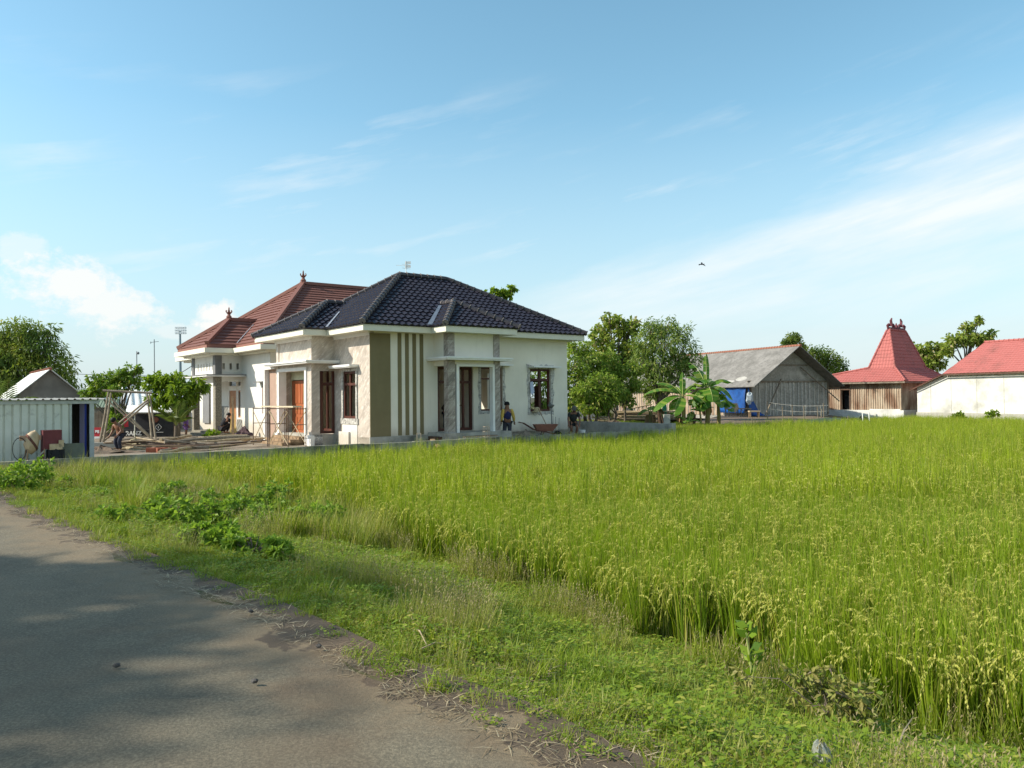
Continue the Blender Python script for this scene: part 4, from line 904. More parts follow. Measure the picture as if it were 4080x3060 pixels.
mb = MB(); q = sp_(635, 1722, 40.47); mb.box(q.x-.2, q.x+.2, q.y-.01, q.y+.01, q.z-.012, q.z+.006); mb.build('underline', 'trim', sd)
mb = MB(); a = sp_(618, 1672, 40.47); mb.ball(a, (.2, .03, .14), 10, 6, .15); mb.build('printed_picture', plain('brown_print', (.22, .08, .05)), sd)
rs = thing('red_sign', 'small red sign with white lettering low behind the bamboo frame', 'sign', gr(382, 1755, 37, YZ), 0)
q1 = rs.location
mb = MB(); c_ = at(380, 1722, 37)-q1; mb.box(c_.x-.27, c_.x+.27, -.03, .03, c_.z-.2, c_.z+.22); bd = mb.build('board', plain('sign_red', (.55, .04, .05)), rs)
mb = MB(); mb.box(c_.x-.27, c_.x+.27, -.04, .04, c_.z-.3, c_.z-.2); mb.build('lower_strip', 'trim', rs)
text('C. BE', .17, c_+V((0, -.036, .02)), 'trim', bd)
for dx in (-.2, .2): mb = MB(); mb.box(c_.x+dx-.02, c_.x+dx+.02, -.02, .02, 0, c_.z-.3); mb.build('leg', 'pipe', rs)
q = gr(500, 1700, 37.2, 0); mb = MB(); pts = [at(492, 1650, 37.2), at(507, 1650, 37.2), at(511, 1700, 37.2), at(495, 1702, 37.2)]
pp = thing('red_banner', 'narrow red cloth banner hanging on a pole behind the bamboo frame', 'banner', gr(493, 1755, 37.2, YZ)); q1 = pp.location
slab([x-q1 for x in pts], (0, .03, 0), 'cloth', 'red', pp); mb = MB(); mb.tube([V((0, 0, 0)), at(492, 1645, 37.2)-q1], .02, 5); mb.build('pole', 'pipe', pp)
# paling fence
pf = thing('paling_fence', 'dark weathered paling fence right of the metal shed', 'fence', gr(370, 1750, 39, YZ)); q1 = pf.location
mb = MB()
for i in range(16):
    x = (at(336+i*6, 1700, 39)-q1).x; mb.box(x-.03, x+.025, -.015, .015, 0, 1.35+R.uniform(-.08, .08))
mb.build('paling', 'bambooold', pf); mb = MB(); mb.box(-.5, .75, .015, .05, .3, .36); mb.box(-.5, .75, .015, .05, 1.0, 1.06); mb.build('rail', 'bambooold', pf)
# gable house behind the shed
def gable_house(name, label, corner, ang, W, Ln, he, hr, wallm, roofm, over=.6, capm=None, hip=0., rw=None, eo=.5):
    """corner: near left foot of the gable; gable runs along heading ang, the long side back along ang+90"""
    t = thing(name, label, 'house', corner, ang)
    mb = MB(); mb.prism([V((0, 0, -.3)), V((W, 0, -.3)), V((W, 0, he)), V((W/2, 0, hr-.1)), V((0, 0, he))], (0, .15, 0)); mb.box(0, .15, .15, Ln, -.3, he); mb.box(W-.15, W, .15, Ln, -.3, he); mb.box(.15, W-.15, Ln-.15, Ln, -.3, he); mb.build('wall', wallm, t)
    s = (hr-he)/(W/2); zl = he-s*eo; mb = MB(); tk = V((0, 0, .06))
    for sg in (0, 1):
        x0, x1 = (-eo, W/2) if sg == 0 else (W+eo, W/2)
        mb.prism([V((x0, -over, zl)), V((x1, -over, hr)), V((x1, Ln-hip, hr)), V((x0, Ln+eo, zl))], tk)
    if hip: mb.prism([V((-eo, Ln+eo, zl)), V((W/2, Ln-hip, hr)), V((W+eo, Ln+eo, zl))], tk)
    rf = mb.build('roof', roofm, t)
    if capm: mb = MB(); ridgecap(mb, V((W/2, -over-.05, hr+.06)), V((W/2, Ln-hip, hr+.06)), .1, .3, .03); mb.build('ridge_cap', [capm, capm], rf)
    return t, rf
M['asb'] = mat('bright_asbestos', (.72, .72, .68), (.6, .6, .57), 1., .8)
M['capm'] = tilemat('old_ridge_tile', (.33, .13, .08), (.24, .1, .065), .9, (.2, .15, .11))
g, rf = gable_house('grey_gable_house', 'small house with grey plastered gable and pale sheet roof behind the shed', gr(74, 1700, 60, YZ), HR, 4.1, 12, 2.45, 4.3, 'greywall', 'asb', .5, 'capm')
g, rf = gable_house('white_sheet_roofed_hall', 'long low hall with a white ribbed sheet roof behind the trees', gr(330, 1700, 52, YZ), radians(-20), 4.6, 3, 1.9, 2.9, 'greywall', 'asb', .2)
# ribbed sheet lying over that hall's front
hh = thing('ribbed_roof_shelter', 'open shelter with a bright white ribbed roof above the black stall', 'shelter', gr(500, 1700, 47, YZ)); q1 = hh.location
a, b, c_, d_ = at(338, 1618, 46)-q1, at(640, 1622, 46)-q1, at(600, 1545, 50)-q1, at(345, 1532, 50)-q1
mb = MB(); corrugated(mb, a, b-a, d_-a, .42, .13, 2); mb.build('roof', 'zinc', hh)
for k in (a, b, c_+V((-.2, 0, 0)), d_): mb = MB(); mb.tube([V((k.x*.96, k.y, 0)), V((k.x*.96, k.y, k.z))], .05, 6); mb.build('post', 'pipe', hh)
mb = MB(); mb.box(a.x, b.x, 3.9, 4.0, 0, 1.7); mb.build('back_wall', 'greywall', hh)
gs = thing('green_sheet_hut', 'dark hut of green corrugated sheet behind the paling fence', 'hut', gr(392, 1740, 42.5, YZ)); q1 = gs.location
mb = MB(); corrugated(mb, V((-1.0, 0, 1.5)), V((2., 0, 0)), V((0, .4, .45)), .16, .03); mb.build('roof', plain('green_sheet', (.2, .27, .2)), gs); mb = MB(); mb.box(-.95, .95, .3, 1.6, 0, 1.5); mb.build('wall', 'greywall', gs)
# masts, floodlight, cable
for nm, px, top, d, lab in (('radio_mast', 547, 1400, 90, 'shorter thin radio mast above the white ribbed roof'), ('radio_mast', 617, 1352, 90, 'taller thin radio mast with a small crossbar left of the red roofed house')):
    q = gr(px, 1600, d, -.5); t = thing(nm, lab, 'mast', q); z = at(px, top, d).z+.5
    mb = MB(); mb.tube([V((0, 0, 0)), V((-.06, 0, z))], .05, 5); mb.build('pole', plain('mast_grey', (.25, .27, .28)), t)
    mb = MB()
    if px > 600: mb.tube([V((-.5, 0, z-.35)), V((.45, 0, z-.25))], .035, 4); mb.tube([V((-.45, 0, z-.5)), V((-.45, 0, z-.25))], .035, 4)
    else: mb.ball(V((.1, 0, z-.2)), .16)
    mb.build('aerial', plain('mast_grey', (.25, .27, .28)), t)
t = thing('floodlight_mast', 'stadium floodlight mast with a bank of white lamps behind the red roofed house', 'floodlight', gr(720, 1600, 150, -.5)); z = at(716, 1312, 150).z+.5
mb = MB(); mb.tube([V((0, 0, 0)), V((-.1, 0, z-.3))], [.32, .2], 8); mb.build('pole', plain('mast_green', (.26, .33, .36)), t)
for r in range(3):
    mb = MB()
    for k in range(5): mb.box(-1.0+k*.42, -.66+k*.42, -.2, .2, z-.9+r*.5, z-.55+r*.5)
    mb.box(-1.05, 1.05, .2, .3, z-.8+r*.5, z-.7+r*.5); mb.build('lamp_row', plain('lamp_white', (.92, .93, .92), .4), t)
def cable(p, q, sag, r, label):
    mb = MB(); n = 14; mb.tube([p.lerp(q, i/n)-V((0, 0, sag*4*(i/n)*(1-i/n))) for i in range(n+1)], r, 4); return one(mb, 'power_cable', 'black', label, 'cable')
cable(at(-200, 1458, 75), at(1100, 1490, 75), .5, .03, 'long thin cable crossing the sky behind the bamboo trees')
cable(at(600, 1538, 45), at(790, 1440, 44), .15, .02, 'thin cable slanting up to the eave of the red roofed house')
# ---------------------------------------------------------------- right: barn, joglo, limewashed barn
BZ = .1
bn0 = gr(2990, 1600, 58, BZ)
bt, brf = gable_house('bamboo_barn', 'big grey barn of woven bamboo with a sagging grey sheet roof and terracotta ridge', bn0, radians(22.4), 7.35, 20, 2.5, 5.1, 'weave', 'grey', 1.15, 'capm', hip=4.5, eo=.55)
bt['category'] = 'barn'
def bl(px, py): # a point of the gable front seen at px,py
    r = ray(px, py); u, n = V((cos(radians(22.4)), sin(radians(22.4)), 0)), V((-sin(radians(22.4)), cos(radians(22.4)), 0))
    k = bn0.dot(n)-0; o = V((0, 0, 0)); tt = (bn0.x*n.x+bn0.y*n.y)/(r[0]*n.x+n.y); p = V((r[0]*tt, tt, 0)); return (p-V((bn0.x, bn0.y, 0))).dot(u), CZ+r[1]*tt-BZ
for i in range(19):
    x = .15+i*.39+R.uniform(-.06, .06); mb = MB(); mb.beam(V((x, -.02, .0)), V((x+R.uniform(-.08, .08), -.02, 2.45)), R.uniform(.09, .15), .035, V((0, 1, 0))); mb.build('batten', 'batten', bt)
for x in (.05, 7.3): mb = MB(); mb.box(x-.07, x+.07, -.09, 0, 0, 2.6); mb.build('corner_post', 'bambooold', bt)
mb = MB(); mb.box(-.3, 7.6, -.08, -.01, 2.46, 2.58); mb.box(1.9, 5.4, -.06, -.0, 3.72, 3.8); mb.build('tie_beam', 'bambooold', bt)
for p, q in (((2.7, -.2, 2.7), (.55, -.9, .0)), ((4.6, -.15, 3.6), (7.9, -.6, 1.0)), ((-.5, -.1, 2.1), (.9, -.1, 2.7))): mb = MB(); mb.beam(V(p), V(q), .08, .06); mb.build('strut', 'bambooold', bt)
mb = MB()
for i in range(44):
    y = 3.2+i*.38; mb.box(-.035, -.0, y, y+R.uniform(.2, .33), 0, 2.35)
mb.build('side_boards', 'oldboard', bt)
mb = MB()                                              # stain of lime on the roof slope, raised a little
s = (5.1-2.5)/3.675
def rs_(x, y): return V((x, y, 2.5+s*x+.068))
for cx, cy, rx, ry in ((.25, 1.3, .24, .6), (.0, 2.5, .16, .7), (.0, 13.5, .3, 1.4)):
    n = 16; k = len(mb.v); mb.v += [rs_(cx+rx*cos(2*pi*i/n)*(1+.25*mn.noise(V((i, cy, 0)))), cy+ry*sin(2*pi*i/n)*(1+.25*mn.noise(V((i*1.3, cy, 4))))) for i in range(n)]; mb.f.append(tuple(range(k, k+n))); mb.m.append(0)
mb.build('lime_stain', plain('lime', (.42, .40, .36), .95), brf)
# blue tarpaulin hung on the near corner
tp = thing('blue_tarpaulin', 'blue tarpaulin hung under the barn eave and trailing on the ground', 'tarpaulin', bn0, radians(22.4))
mb = MB(); nx_, nz_ = 12, 8
for i in range(nx_+1):
    for j in range(nz_+1):
        y = .1+3.1*i/nx_; z = 2.2-2.0*j/nz_*(1 if i > 2 else 1); mb.v.append(V((-.30-.1*mn.noise(V((y*1.5, z, 0)))-.12*j/nz_, y, z)))
for i in range(nx_):
    for j in range(nz_): a = i*(nz_+1)+j; mb.f.append((a, a+1, a+nz_+2, a+nz_+1)); mb.m.append(0)
o = mb.build('hanging_sheet', 'blue', tp, True); md = o.modifiers.new('Thick', 'SOLIDIFY'); md.thickness = .01
mb = MB()
for i in range(9):
    for j in range(7):
        x, h = -.3+1.7*i/8, 2.15*(1-i/8)**2.2; z = h*(1-j/6); mb.v.append(V((x+.08*mn.noise(V((i, j, 1))), -.12-.45*(j/6)**2*(.4+i/8)-.08*mn.noise(V((i*1.1, j*.9, 0))), z+.02)))
for i in range(8):
    for j in range(6): a = i*7+j; mb.f.append((a, a+7, a+8, a+1)); mb.m.append(0)
o = mb.build('trailing_sheet', 'blue', tp, True); o.modifiers.new('Thick', 'SOLIDIFY').thickness = .01
wl = gr(2938, 1600, 57.5, BZ)
bd = thing('bamboo_bench', 'old bamboo bench with crossed legs in front of the blue tarpaulin', 'bench', wl, radians(10))
mb = MB(); mb.box(-.9, .95, -.3, .3, .5, .58); mb.build('seat', 'bambooold', bd)
for x in (-.8, .15, .85):
    mb = MB()
    for y in (-.25, .25): mb.box(x-.03, x+.03, y-.03, y+.03, 0, .5)
    mb.build('leg', 'bambooold', bd)
mb = MB(); mb.beam(V((.18, -.27, .05)), V((.82, -.27, .48)), .04); mb.beam(V((.18, -.27, .48)), V((.82, -.27, .05)), .04); mb.build('cross_brace', 'bambooold', bd)
mb = MB(); mb.prism([wl+V((-.55, -.32, .95)), wl+V((-.1, -.34, .95)), wl+V((.0, -.36, .6)), wl+V((-.25, -.38, .25)), wl+V((-.45, -.34, .4))], (0, .04, 0)); one(mb, 'sack', plain('tan_sack', (.42, .3, .2)), 'tan sack hanging over the bamboo bench', 'sack')
q = gr(2985, 1640, 56, BZ); mb = MB(); mb.ball(q+V((0, -.1, 1.3)), (.24, .12, .42), 10, 8, .3); one(mb, 'white_bundle', plain('white_sheeting', (.38, .43, .47)), 'white cloth bundle tied to the blue tarpaulin', 'bundle')
st_ = thing('stool', 'small pale wooden stool by the end of the blue tarpaulin', 'stool', gr(3009, 1650, 55.5, .06)); MB().box(-.45, .3, -.2, .2, .38, .48).build('seat', plain('pale_wood', (.5, .38, .24)), st_)
for x in (-.38, .22):
    for y in (-.15, .15): MB().box(x-.04, x+.04, y-.04, y+.04, 0, .38).build('leg', 'plank', st_)
# bamboo stack, rack and bundle before the long side
def stack(c, n, L, ang, label, group):
    for i in range(n):
        q = c+V((R.uniform(-.3, .3), R.uniform(-.6, .6), .06+.09*(i % 6))); d = V((cos(ang+R.uniform(-.06, .06)), sin(ang+R.uniform(-.06, .06)), R.uniform(-.03, .03)))
        mb = MB(); mb.tube([q-d*L/2, q+d*L/2], [.055, .035], 6); one(mb, 'bamboo_pole', 'bamboo' if i % 3 else 'bambooold', label, 'pole', group)
stack(gr(2580, 1660, 50.5, .12), 26, 3.6, -.12, 'cut bamboo pole in the stack before the barn side wall', 'bamboo poles stacked beside the barn')
rk = thing('bamboo_rack', 'pale bamboo rack like a ladder leaning over the pole stack', 'rack', gr(2565, 1650, 53, .2)); q1 = rk.location
for a, b in (((2515, 1628), (2598, 1611)), ((2520, 1646), (2596, 1631))): mb = MB(); mb.tube([at(*a, 53)-q1, at(*b, 53)-q1], .045, 6); mb.build('rail', 'bamboo', rk)
for k in range(5): mb = MB(); mb.tube([at(2522+k*17, 1645-k*3.2, 53)-q1, at(2530+k*16, 1625-k*3, 53)-q1], .03, 5); mb.build('rung', 'bamboo', rk)
mb = MB(); q = gr(2500, 1650, 52, .1); mb.ball(q+V((0, 0, .38)), (.42, .35, .42), 10, 8, .3); one(mb, 'black_bundle', 'blacknet', 'black netting bundle at the left end of the pole stack', 'bundle')
mb = MB(); q = gr(2648, 1650, 50, .15); mb.ball(q+V((0, 0, .55)), (.17, .14, .5), 8, 8, .2); one(mb, 'green_sack', plain('green_sack', (.03, .2, .1)), 'upright bright green sack behind the banana plants', 'sack')
post = MB(); q = gr(2657, 1700, 38.6, -.3); post.box(q.x-.14, q.x+.14, q.y-.14, q.y+.14, q.z, q.z+1.05); one(post, 'concrete_post', 'concrete', 'square unfinished concrete post at the end of the tall side wall', 'post')
for i in range(3): mb = MB(); mb.tube([q+V((-.1+.1*i-.55, .0, 0)), q+V((-.1+.1*i-.55, 0, .95))], .012, 4); one(mb, 'steel_bar', 'rust', 'short rusty steel bar beside the square concrete post', 'steel bar', 'rusty steel bars beside the concrete post')
mb = MB()
for i in range(7):
    x0 = at(2300+i*18, 1650, 58); mb.box(x0.x, x0.x+.31, 58, 58.08, -.1, 1.15)
one(mb, 'panel_fence', plain('pale_concrete', (.42, .42, .4)), 'pale concrete panel fence seen between the tree trunks', 'fence')
stack(gr(2400, 1690, 46, .0), 5, 1.2, .3, 'loose stick on the rubble behind the tall side wall', 'sticks behind the side wall')
heap(gr(2450, 1690, 43.5, -.1), 2.2, .7, .32, 'bankm', 'rubble and dry brushwood heap behind the tall side wall', 'rubble', 'rubble_heap', jit=.9)
# joglo
jc = gr(3593, 1600, 60, -.05); JR = HR
jg = thing('joglo_house', 'wooden house with a tall steep salmon tiled roof and carved ridge', 'house', jc, JR)
# local: x along A, y along B from the near corner
WL, WA, we = 8.5, 7., 2.62
mb = MB(); boxwall(mb, 'b', 0, .12, 0, WL, .42, we, [(4.15, 4.85, .42, 2.0)]); mb.box(.12, WA, 0, .12, .42, we); mb.box(.12, WA, WL-.12, WL, .42, we); mb.box(WA-.12, WA, .12, WL-.12, .42, we)
mb.build('wall', 'oldboard', jg)
for i in range(46):
    y = .06+i*.183
    if 4.1 < y < 4.9: continue
    mb = MB(); mb.box(-.05, 0, y-.035, y+.035, .45, we-.03); mb.build('batten', 'oldboard', jg)
mb = MB(); mb.box(-.25, WA+.2, -.25, WL+.2, -.9, .42); mb.build('plinth', 'limewall', jg)
mb = MB(); mb.box(.5, .52, 4.1, 4.9, .42, 2.05); mb.build('room_shade_sheet', 'black', jg)  # black sheet behind the doorway, its colour standing in for the room's shade
mb = MB(); mb.box(-.07, .0, 4.07, 4.15, .42, 2.1); mb.box(-.07, 0, 4.85, 4.93, .42, 2.1); mb.box(-.07, 0, 4.15, 4.85, 2.0, 2.1); mb.box(-.06, 0, 4.12, 4.9, 2.15, 2.55); mb.build('door_frame', 'plankdark', jg)
mb = MB(); mb.box(-.06, .0, .1, 2.5, .42, .5); mb.build('rail', 'limewall', jg)
e, ez, kz, tz = .55, 2.62, 3.66, 6.95
xk0, xk1, yk0, yk1 = .55, 6.1, 2.4, 6.4; xt0, xt1, ytm = 2.1, 4.8, 4.2
yk0, yk1 = .0, 0
mb = MB(); kw = dict(row=.26, wave=.24, amp=.018, step=.03, seg=4)
# measured: break line corner and top corner
def jl(px, py, d): p = at(px, py, d); q = p-jc; return V((q.dot(A), q.dot(B), p.z+.05))
k0 = jl(3565, 1464, 61.5); kA = k0+V((5.1, 0, 0)); kB = k0+V((0, 2.1, 0)); kC = k0+V((5.1, 2.1, 0))
t0 = jl(3547, 1314, 62.6); t0.y = k0.y+.95; t0.x = k0.x+1.15; t1 = V((t0.x+2.6, t0.y, t0.z)); t2 = t1+V((0, .2, 0)); t3 = t0+V((0, .2, 0))
E0, E1, E2, E3 = V((-e, -e, ez)), V((-e, WL+.4, ez)), V((WA+.4, -e, ez)), V((WA+.4, WL+.4, ez))
tiles(mb, [E1, E0, k0, kB], **kw); tiles(mb, [E0, E2, kA, k0], **kw); tiles(mb, [E2, E3, kC, kA], **kw); tiles(mb, [E3, E1, kB, kC], **kw)
kw['row'] = .3
tiles(mb, [kB, k0, t0, t3], **kw); tiles(mb, [k0, kA, t1, t0], **kw); tiles(mb, [kA, kC, t2, t1], **kw); tiles(mb, [kC, kB, t3, t2], **kw); mb.add([t0, t1, t2, t3], [(0, 1, 2, 3)])
jr = mb.build('roof', 'pinktile', jg)
for a, b in ((E0, k0), (k0, t0), (E1, kB), (kB, t3), (kA, t1), (E2, kA), (t0, t1)):
    mb = MB(); u = V((0, 0, .05)); ridgecap(mb, a+u, b+u, .085, .3, .02); mb.build('ridge_cap', ['pinktile', 'pinktile'], jr)
mb = MB(); m = (t0+t1)/2+V((0, .1, .05)); mb.beam(t0+V((0, .1, .1)), t1+V((0, .1, .1)), .2, .3)
for s in (-1, 1):
    mb.tube([m+V((s*1.3, 0, .1)), m+V((s*1.42, 0, .35)), m+V((s*1.2, 0, .45)), m+V((s*1.1, 0, .3))], .09, 6)
    mb.tube([m+V((s*.25, 0, .1)), m+V((s*.5, 0, .45)), m+V((s*.75, 0, .35)), m+V((s*.85, 0, .75)), m+V((s*.7, 0, .95))], [.1, .1, .12, .1, .05], 6)
    mb.tube([m+V((s*.55, 0, .1)), m+V((s*.6, 0, .45))], .07, 5)
mb.lathe(m, [(.2, .0), (.16, .3), (.08, .45), (.02, .6)], 8); mb.build('ridge_ornament', plain('carved_red', (.16, .05, .06)), jr)
mb = MB(); mb.box(-e, WA+.3, -e, -e+.06, ez-.14, ez-.02); mb.box(-e, -e+.06, -e, WL+.3, ez-.14, ez-.02); mb.build('eave_board', 'bambooold', jg)
# limewashed barn on the far right
wa = radians(25); wd = V((sin(wa), -cos(wa), 0)); w0 = gr(3655, 1600, 58.5, -.1)
wbn = thing('limewashed_barn', 'long whitewashed barn with a salmon tiled roof at the right edge', 'barn', w0, atan2(wd.y, wd.x))
wn_ = V((cos(wa), sin(wa), 0))
mb = MB(); mb.prism([V((0, 0, -.9)), V((14, 0, -.9)), V((14, 0, 3.15)), V((2.6, 0, 3.15)), V((0, 0, 2.15))], (0, .2, 0)); mb.box(0, .2, .2, 7, -.9, 2.15); mb.box(13.8, 14, .2, 7, -.9, 3.1); mb.box(.2, 13.8, 6.8, 7, -.9, 3.1); mb.build('wall', 'limewall', wbn)
mb = MB(); mb.box(-.05, 14, -.06, 0, -.9, .35); mb.build('plinth', plain('grey_render', (.4, .385, .33), .9), wbn)
for x in (1.1, 2.7, 4.6, 6.5, 8.6, 10.8):
    mb = MB(); mb.box(x, x+.025, -.012, 0, .35, 3.0 if x > 2.6 else 2.4); mb.build('render_joint', plain('joint_grey', (.42, .40, .345)), wbn)
mb = MB(); kw = dict(row=.27, wave=.26, amp=.016, step=.022, seg=4)
g0, g1 = V((2.35, -.35, 3.12)), V((14.4, -.35, 3.12)); r0_, r1_ = V((3.3, 2.9, 5.35)), V((14.4, 2.9, 5.35)); h0, h1 = V((-.35, -.35, 2.02)), V((-.35, 7.3, 2.02)); b0_, b1_ = V((2.35, 7.3, 3.12)), V((14.4, 7.3, 3.12)); r0b, r1b = V((3.3, 4.2, 5.35)), V((14.4, 4.2, 5.35))
tiles(mb, [g0, g1, r1_, r0_], **kw); tiles(mb, [b1_, b0_, r0b, r1b], **kw); tiles(mb, [h1, h0, g0, b0_], **kw); tiles(mb, [b0_, g0, r0_, r0b], **kw); mb.add([r0_, r1_, r1b, r0b], [(0, 1, 2, 3)])
wr = mb.build('roof', 'pinktile', wbn)
mb = MB(); ridgecap(mb, r0_+V((0, 0, .04)), r1_+V((0, 0, .04)), .08); mb.build('ridge_cap', ['pinktile', 'pinktile'], wr)
mb = MB(); mb.beam(V((2.35, -.36, 3.04)), V((14.4, -.36, 3.04)), .05, .09); mb.beam(h0+V((0, 0, -.07)), V((2.35, -.36, 3.04)), .05, .06); mb.build('eave_board', 'plankdark', wbn)
# fish net, stakes and tarpaulin mound along the field edge
pts = [gr(3060, 1700, 46.3, 0), gr(3180, 1700, 47.6, 0), gr(3290, 1700, 48.6, 0), gr(3350, 1690, 49.6, 0)]
mb = MB()
for i, p in enumerate(pts):
    h = (.0, .30, .46, .4)[i]
    for z in (-.7, -.25+h): mb.v.append(V((p.x, p.y, z)))
for i in range(3): a = 2*i; mb.f.append((a, a+2, a+3, a+1)); mb.m.append(0)
o = one(mb, 'plastic_screen', plain('grey_green_sheet', (.3, .35, .3), .5), 'low grey green plastic screen along the rice edge before the barn', 'screen'); o.modifiers.new('Thick', 'SOLIDIFY').thickness = .012
def stake(px, d, zt, label, lean=.0, m='bambooold', r=.03, g='stakes along the rice edge'):
    q = gr(px, 1690, d, -.75); mb = MB(); mb.tube([q, V((q.x+lean, q.y, zt))], r, 5); return one(mb, 'stake', m, label, 'stake', g)
for px, d, zt in ((2995, 46.5, .35), (3058, 51, 1.25), (3120, 47.5, .95), (3160, 50, 1.0), (3203, 47.8, .95), (3262, 48.4, .9), (3270, 49, .75), (3285, 49.5, 1.1), (3383, 49, .3), (2840, 46, .2), (3005, 48, .15)): stake(px, d, zt, 'thin weathered stake on the rice edge before the grey barn', R.uniform(-.08, .08))
for i, (px, d, zt) in enumerate(((3440, 50, .45), (3466, 48.5, .5))): stake(px, d, zt, ('white stake leaning in front of the joglo doorway', 'rightmost white stake standing in the rice before the joglo')[i], -.05, 'trim', .04, None)
for pz in ((1.15, .95), (.75, .6)):
    a, b = gr(3062, 1600, 51, pz[0]), gr(3300, 1600, 49.5, pz[1]); mb = MB(); mb.tube([a.lerp(b, i/8)-V((0, 0, .12*sin(pi*i/8))) for i in range(9)], .015, 4)
    for i in range(1, 8, 2): q = a.lerp(b, i/8); mb.prism([q+V((-.05, 0, -.05)), q+V((.03, 0, -.05)), q+V((.0, 0, -.25-.1*(i % 3)))], (0, .01, 0))
    one(mb, 'scare_line', 'batten', 'string with white rags stretched between stakes, '+('upper line' if pz[0] > 1 else 'lower line'), 'string')
heap(gr(3440, 1690, 50.2, -.6), 2.3, .9, .78, 'blacknet', 'black tarpaulin mound at the rice edge before the joglo', 'tarpaulin', 'black_mound', jit=.5)
heap(gr(3370, 1690, 49.3, -.6), .7, .4, .55, plain('grey_sheeting', (.42, .44, .42)), 'small grey sheeting heap left of the black tarpaulin mound', 'sheeting', 'grey_sheeting', jit=.4)
heap(gr(3450, 1690, 49.0, -.6), .7, .35, .5, plain('grey_sheeting', (.42, .44, .42)), 'small pale sheeting heap in front of the black tarpaulin mound', 'sheeting', 'grey_sheeting', jit=.4)
heap(gr(3500, 1690, 50.5, -.6), .5, .35, .5, 'blacknet', 'small round black lump right of the tarpaulin mound', 'bundle', 'black_lump', jit=.3)
# bird
bp = at(2797, 1053, 60); bird = thing('bird', 'small dark bird flying alone against the white cloud band', 'bird', bp, radians(15))
mb = MB(); mb.ball(V((0, 0, 0)), (.16, .05, .05), 8, 6); mb.tube([V((-.1, 0, 0)), V((-.26, 0, -.05))], [.035, .05], 6); mb.ball(V((.17, 0, .02)), .035, 6, 5); mb.tube([V((.19, 0, .02)), V((.235, 0, .01))], [.012, .003], 4); mb.build('body', plain('bird_dark', (.02, .02, .024)), bird)
for s in (-1, 1): mb = MB(); mb.prism([V((.08, .02*s, .02)), V((-.06, .02*s, .02)), V((.02, .2*s, .14*s+.03)), V((.12, .32*s, .2*s)), V((.14, .2*s, .13*s+.03))], (0, 0, .008)); mb.build('wing', plain('bird_dark', (.02, .02, .024)), bird)
# ---------------------------------------------------------------- trees
M['leaf_dark'] = leafmat('dark_leaf', (.105, .185, .032), (.29, .38, .08), (.40, .42, .14), tr=.48)
M['leaf_mid'] = leafmat('mid_leaf', (.125, .215, .026), (.31, .41, .06), (.42, .42, .12), tr=.5)
M['leaf_weed'] = leafmat('weed_leaf', (.14, .26, .028), (.31, .43, .06), tr=.47)
M['leaf_bright'] = leafmat('bright_leaf', (.17, .28, .02), (.30, .40, .04), (.09, .17, .02), tr=.5)
M['leaf_olive'] = leafmat('olive_leaf', (.18, .26, .04), (.37, .43, .08), (.44, .38, .18), tr=.5)
M['leaf_bamboo'] = leafmat('bamboo_leaf', (.17, .24, .03), (.32, .37, .06), (.4, .38, .1), patch=(.10, .17, .035), ps=.35, tr=.45)
M['leaf_papaya'] = leafmat('papaya_leaf', (.11, .21, .02), (.24, .36, .04), (.33, .36, .08), tr=.45)
M['leaf_banana'] = leafmat('banana_leaf', (.08, .21, .022), (.16, .31, .035), (.27, .36, .06), tr=.5, rough=.4)
M['leaf_palm'] = leafmat('palm_leaf', (.08, .14, .025), (.17, .22, .05), tr=.4)
def leaf(mb, p, d, n, L, w):
    s = d.cross(n)
    if s.length < 1e-3: s = d.orthogonal()
    s = s.normalized()*w/2; m = p+d*L*.45+n*(-.06*L); k = len(mb.v)
    mb.v += [p, m+s, p+d*L-V((0, 0, L*.12)), m-s]; mb.f.append((k, k+1, k+2)); mb.m.append(mb.cur); mb.f.append((k, k+2, k+3)); mb.m.append(mb.cur)
def rv(rg, z=0): 
    a, c = rg.uniform(0, 2*pi), rg.uniform(-1, 1); s = sqrt(1-c*c); return V((s*cos(a), s*sin(a), c))
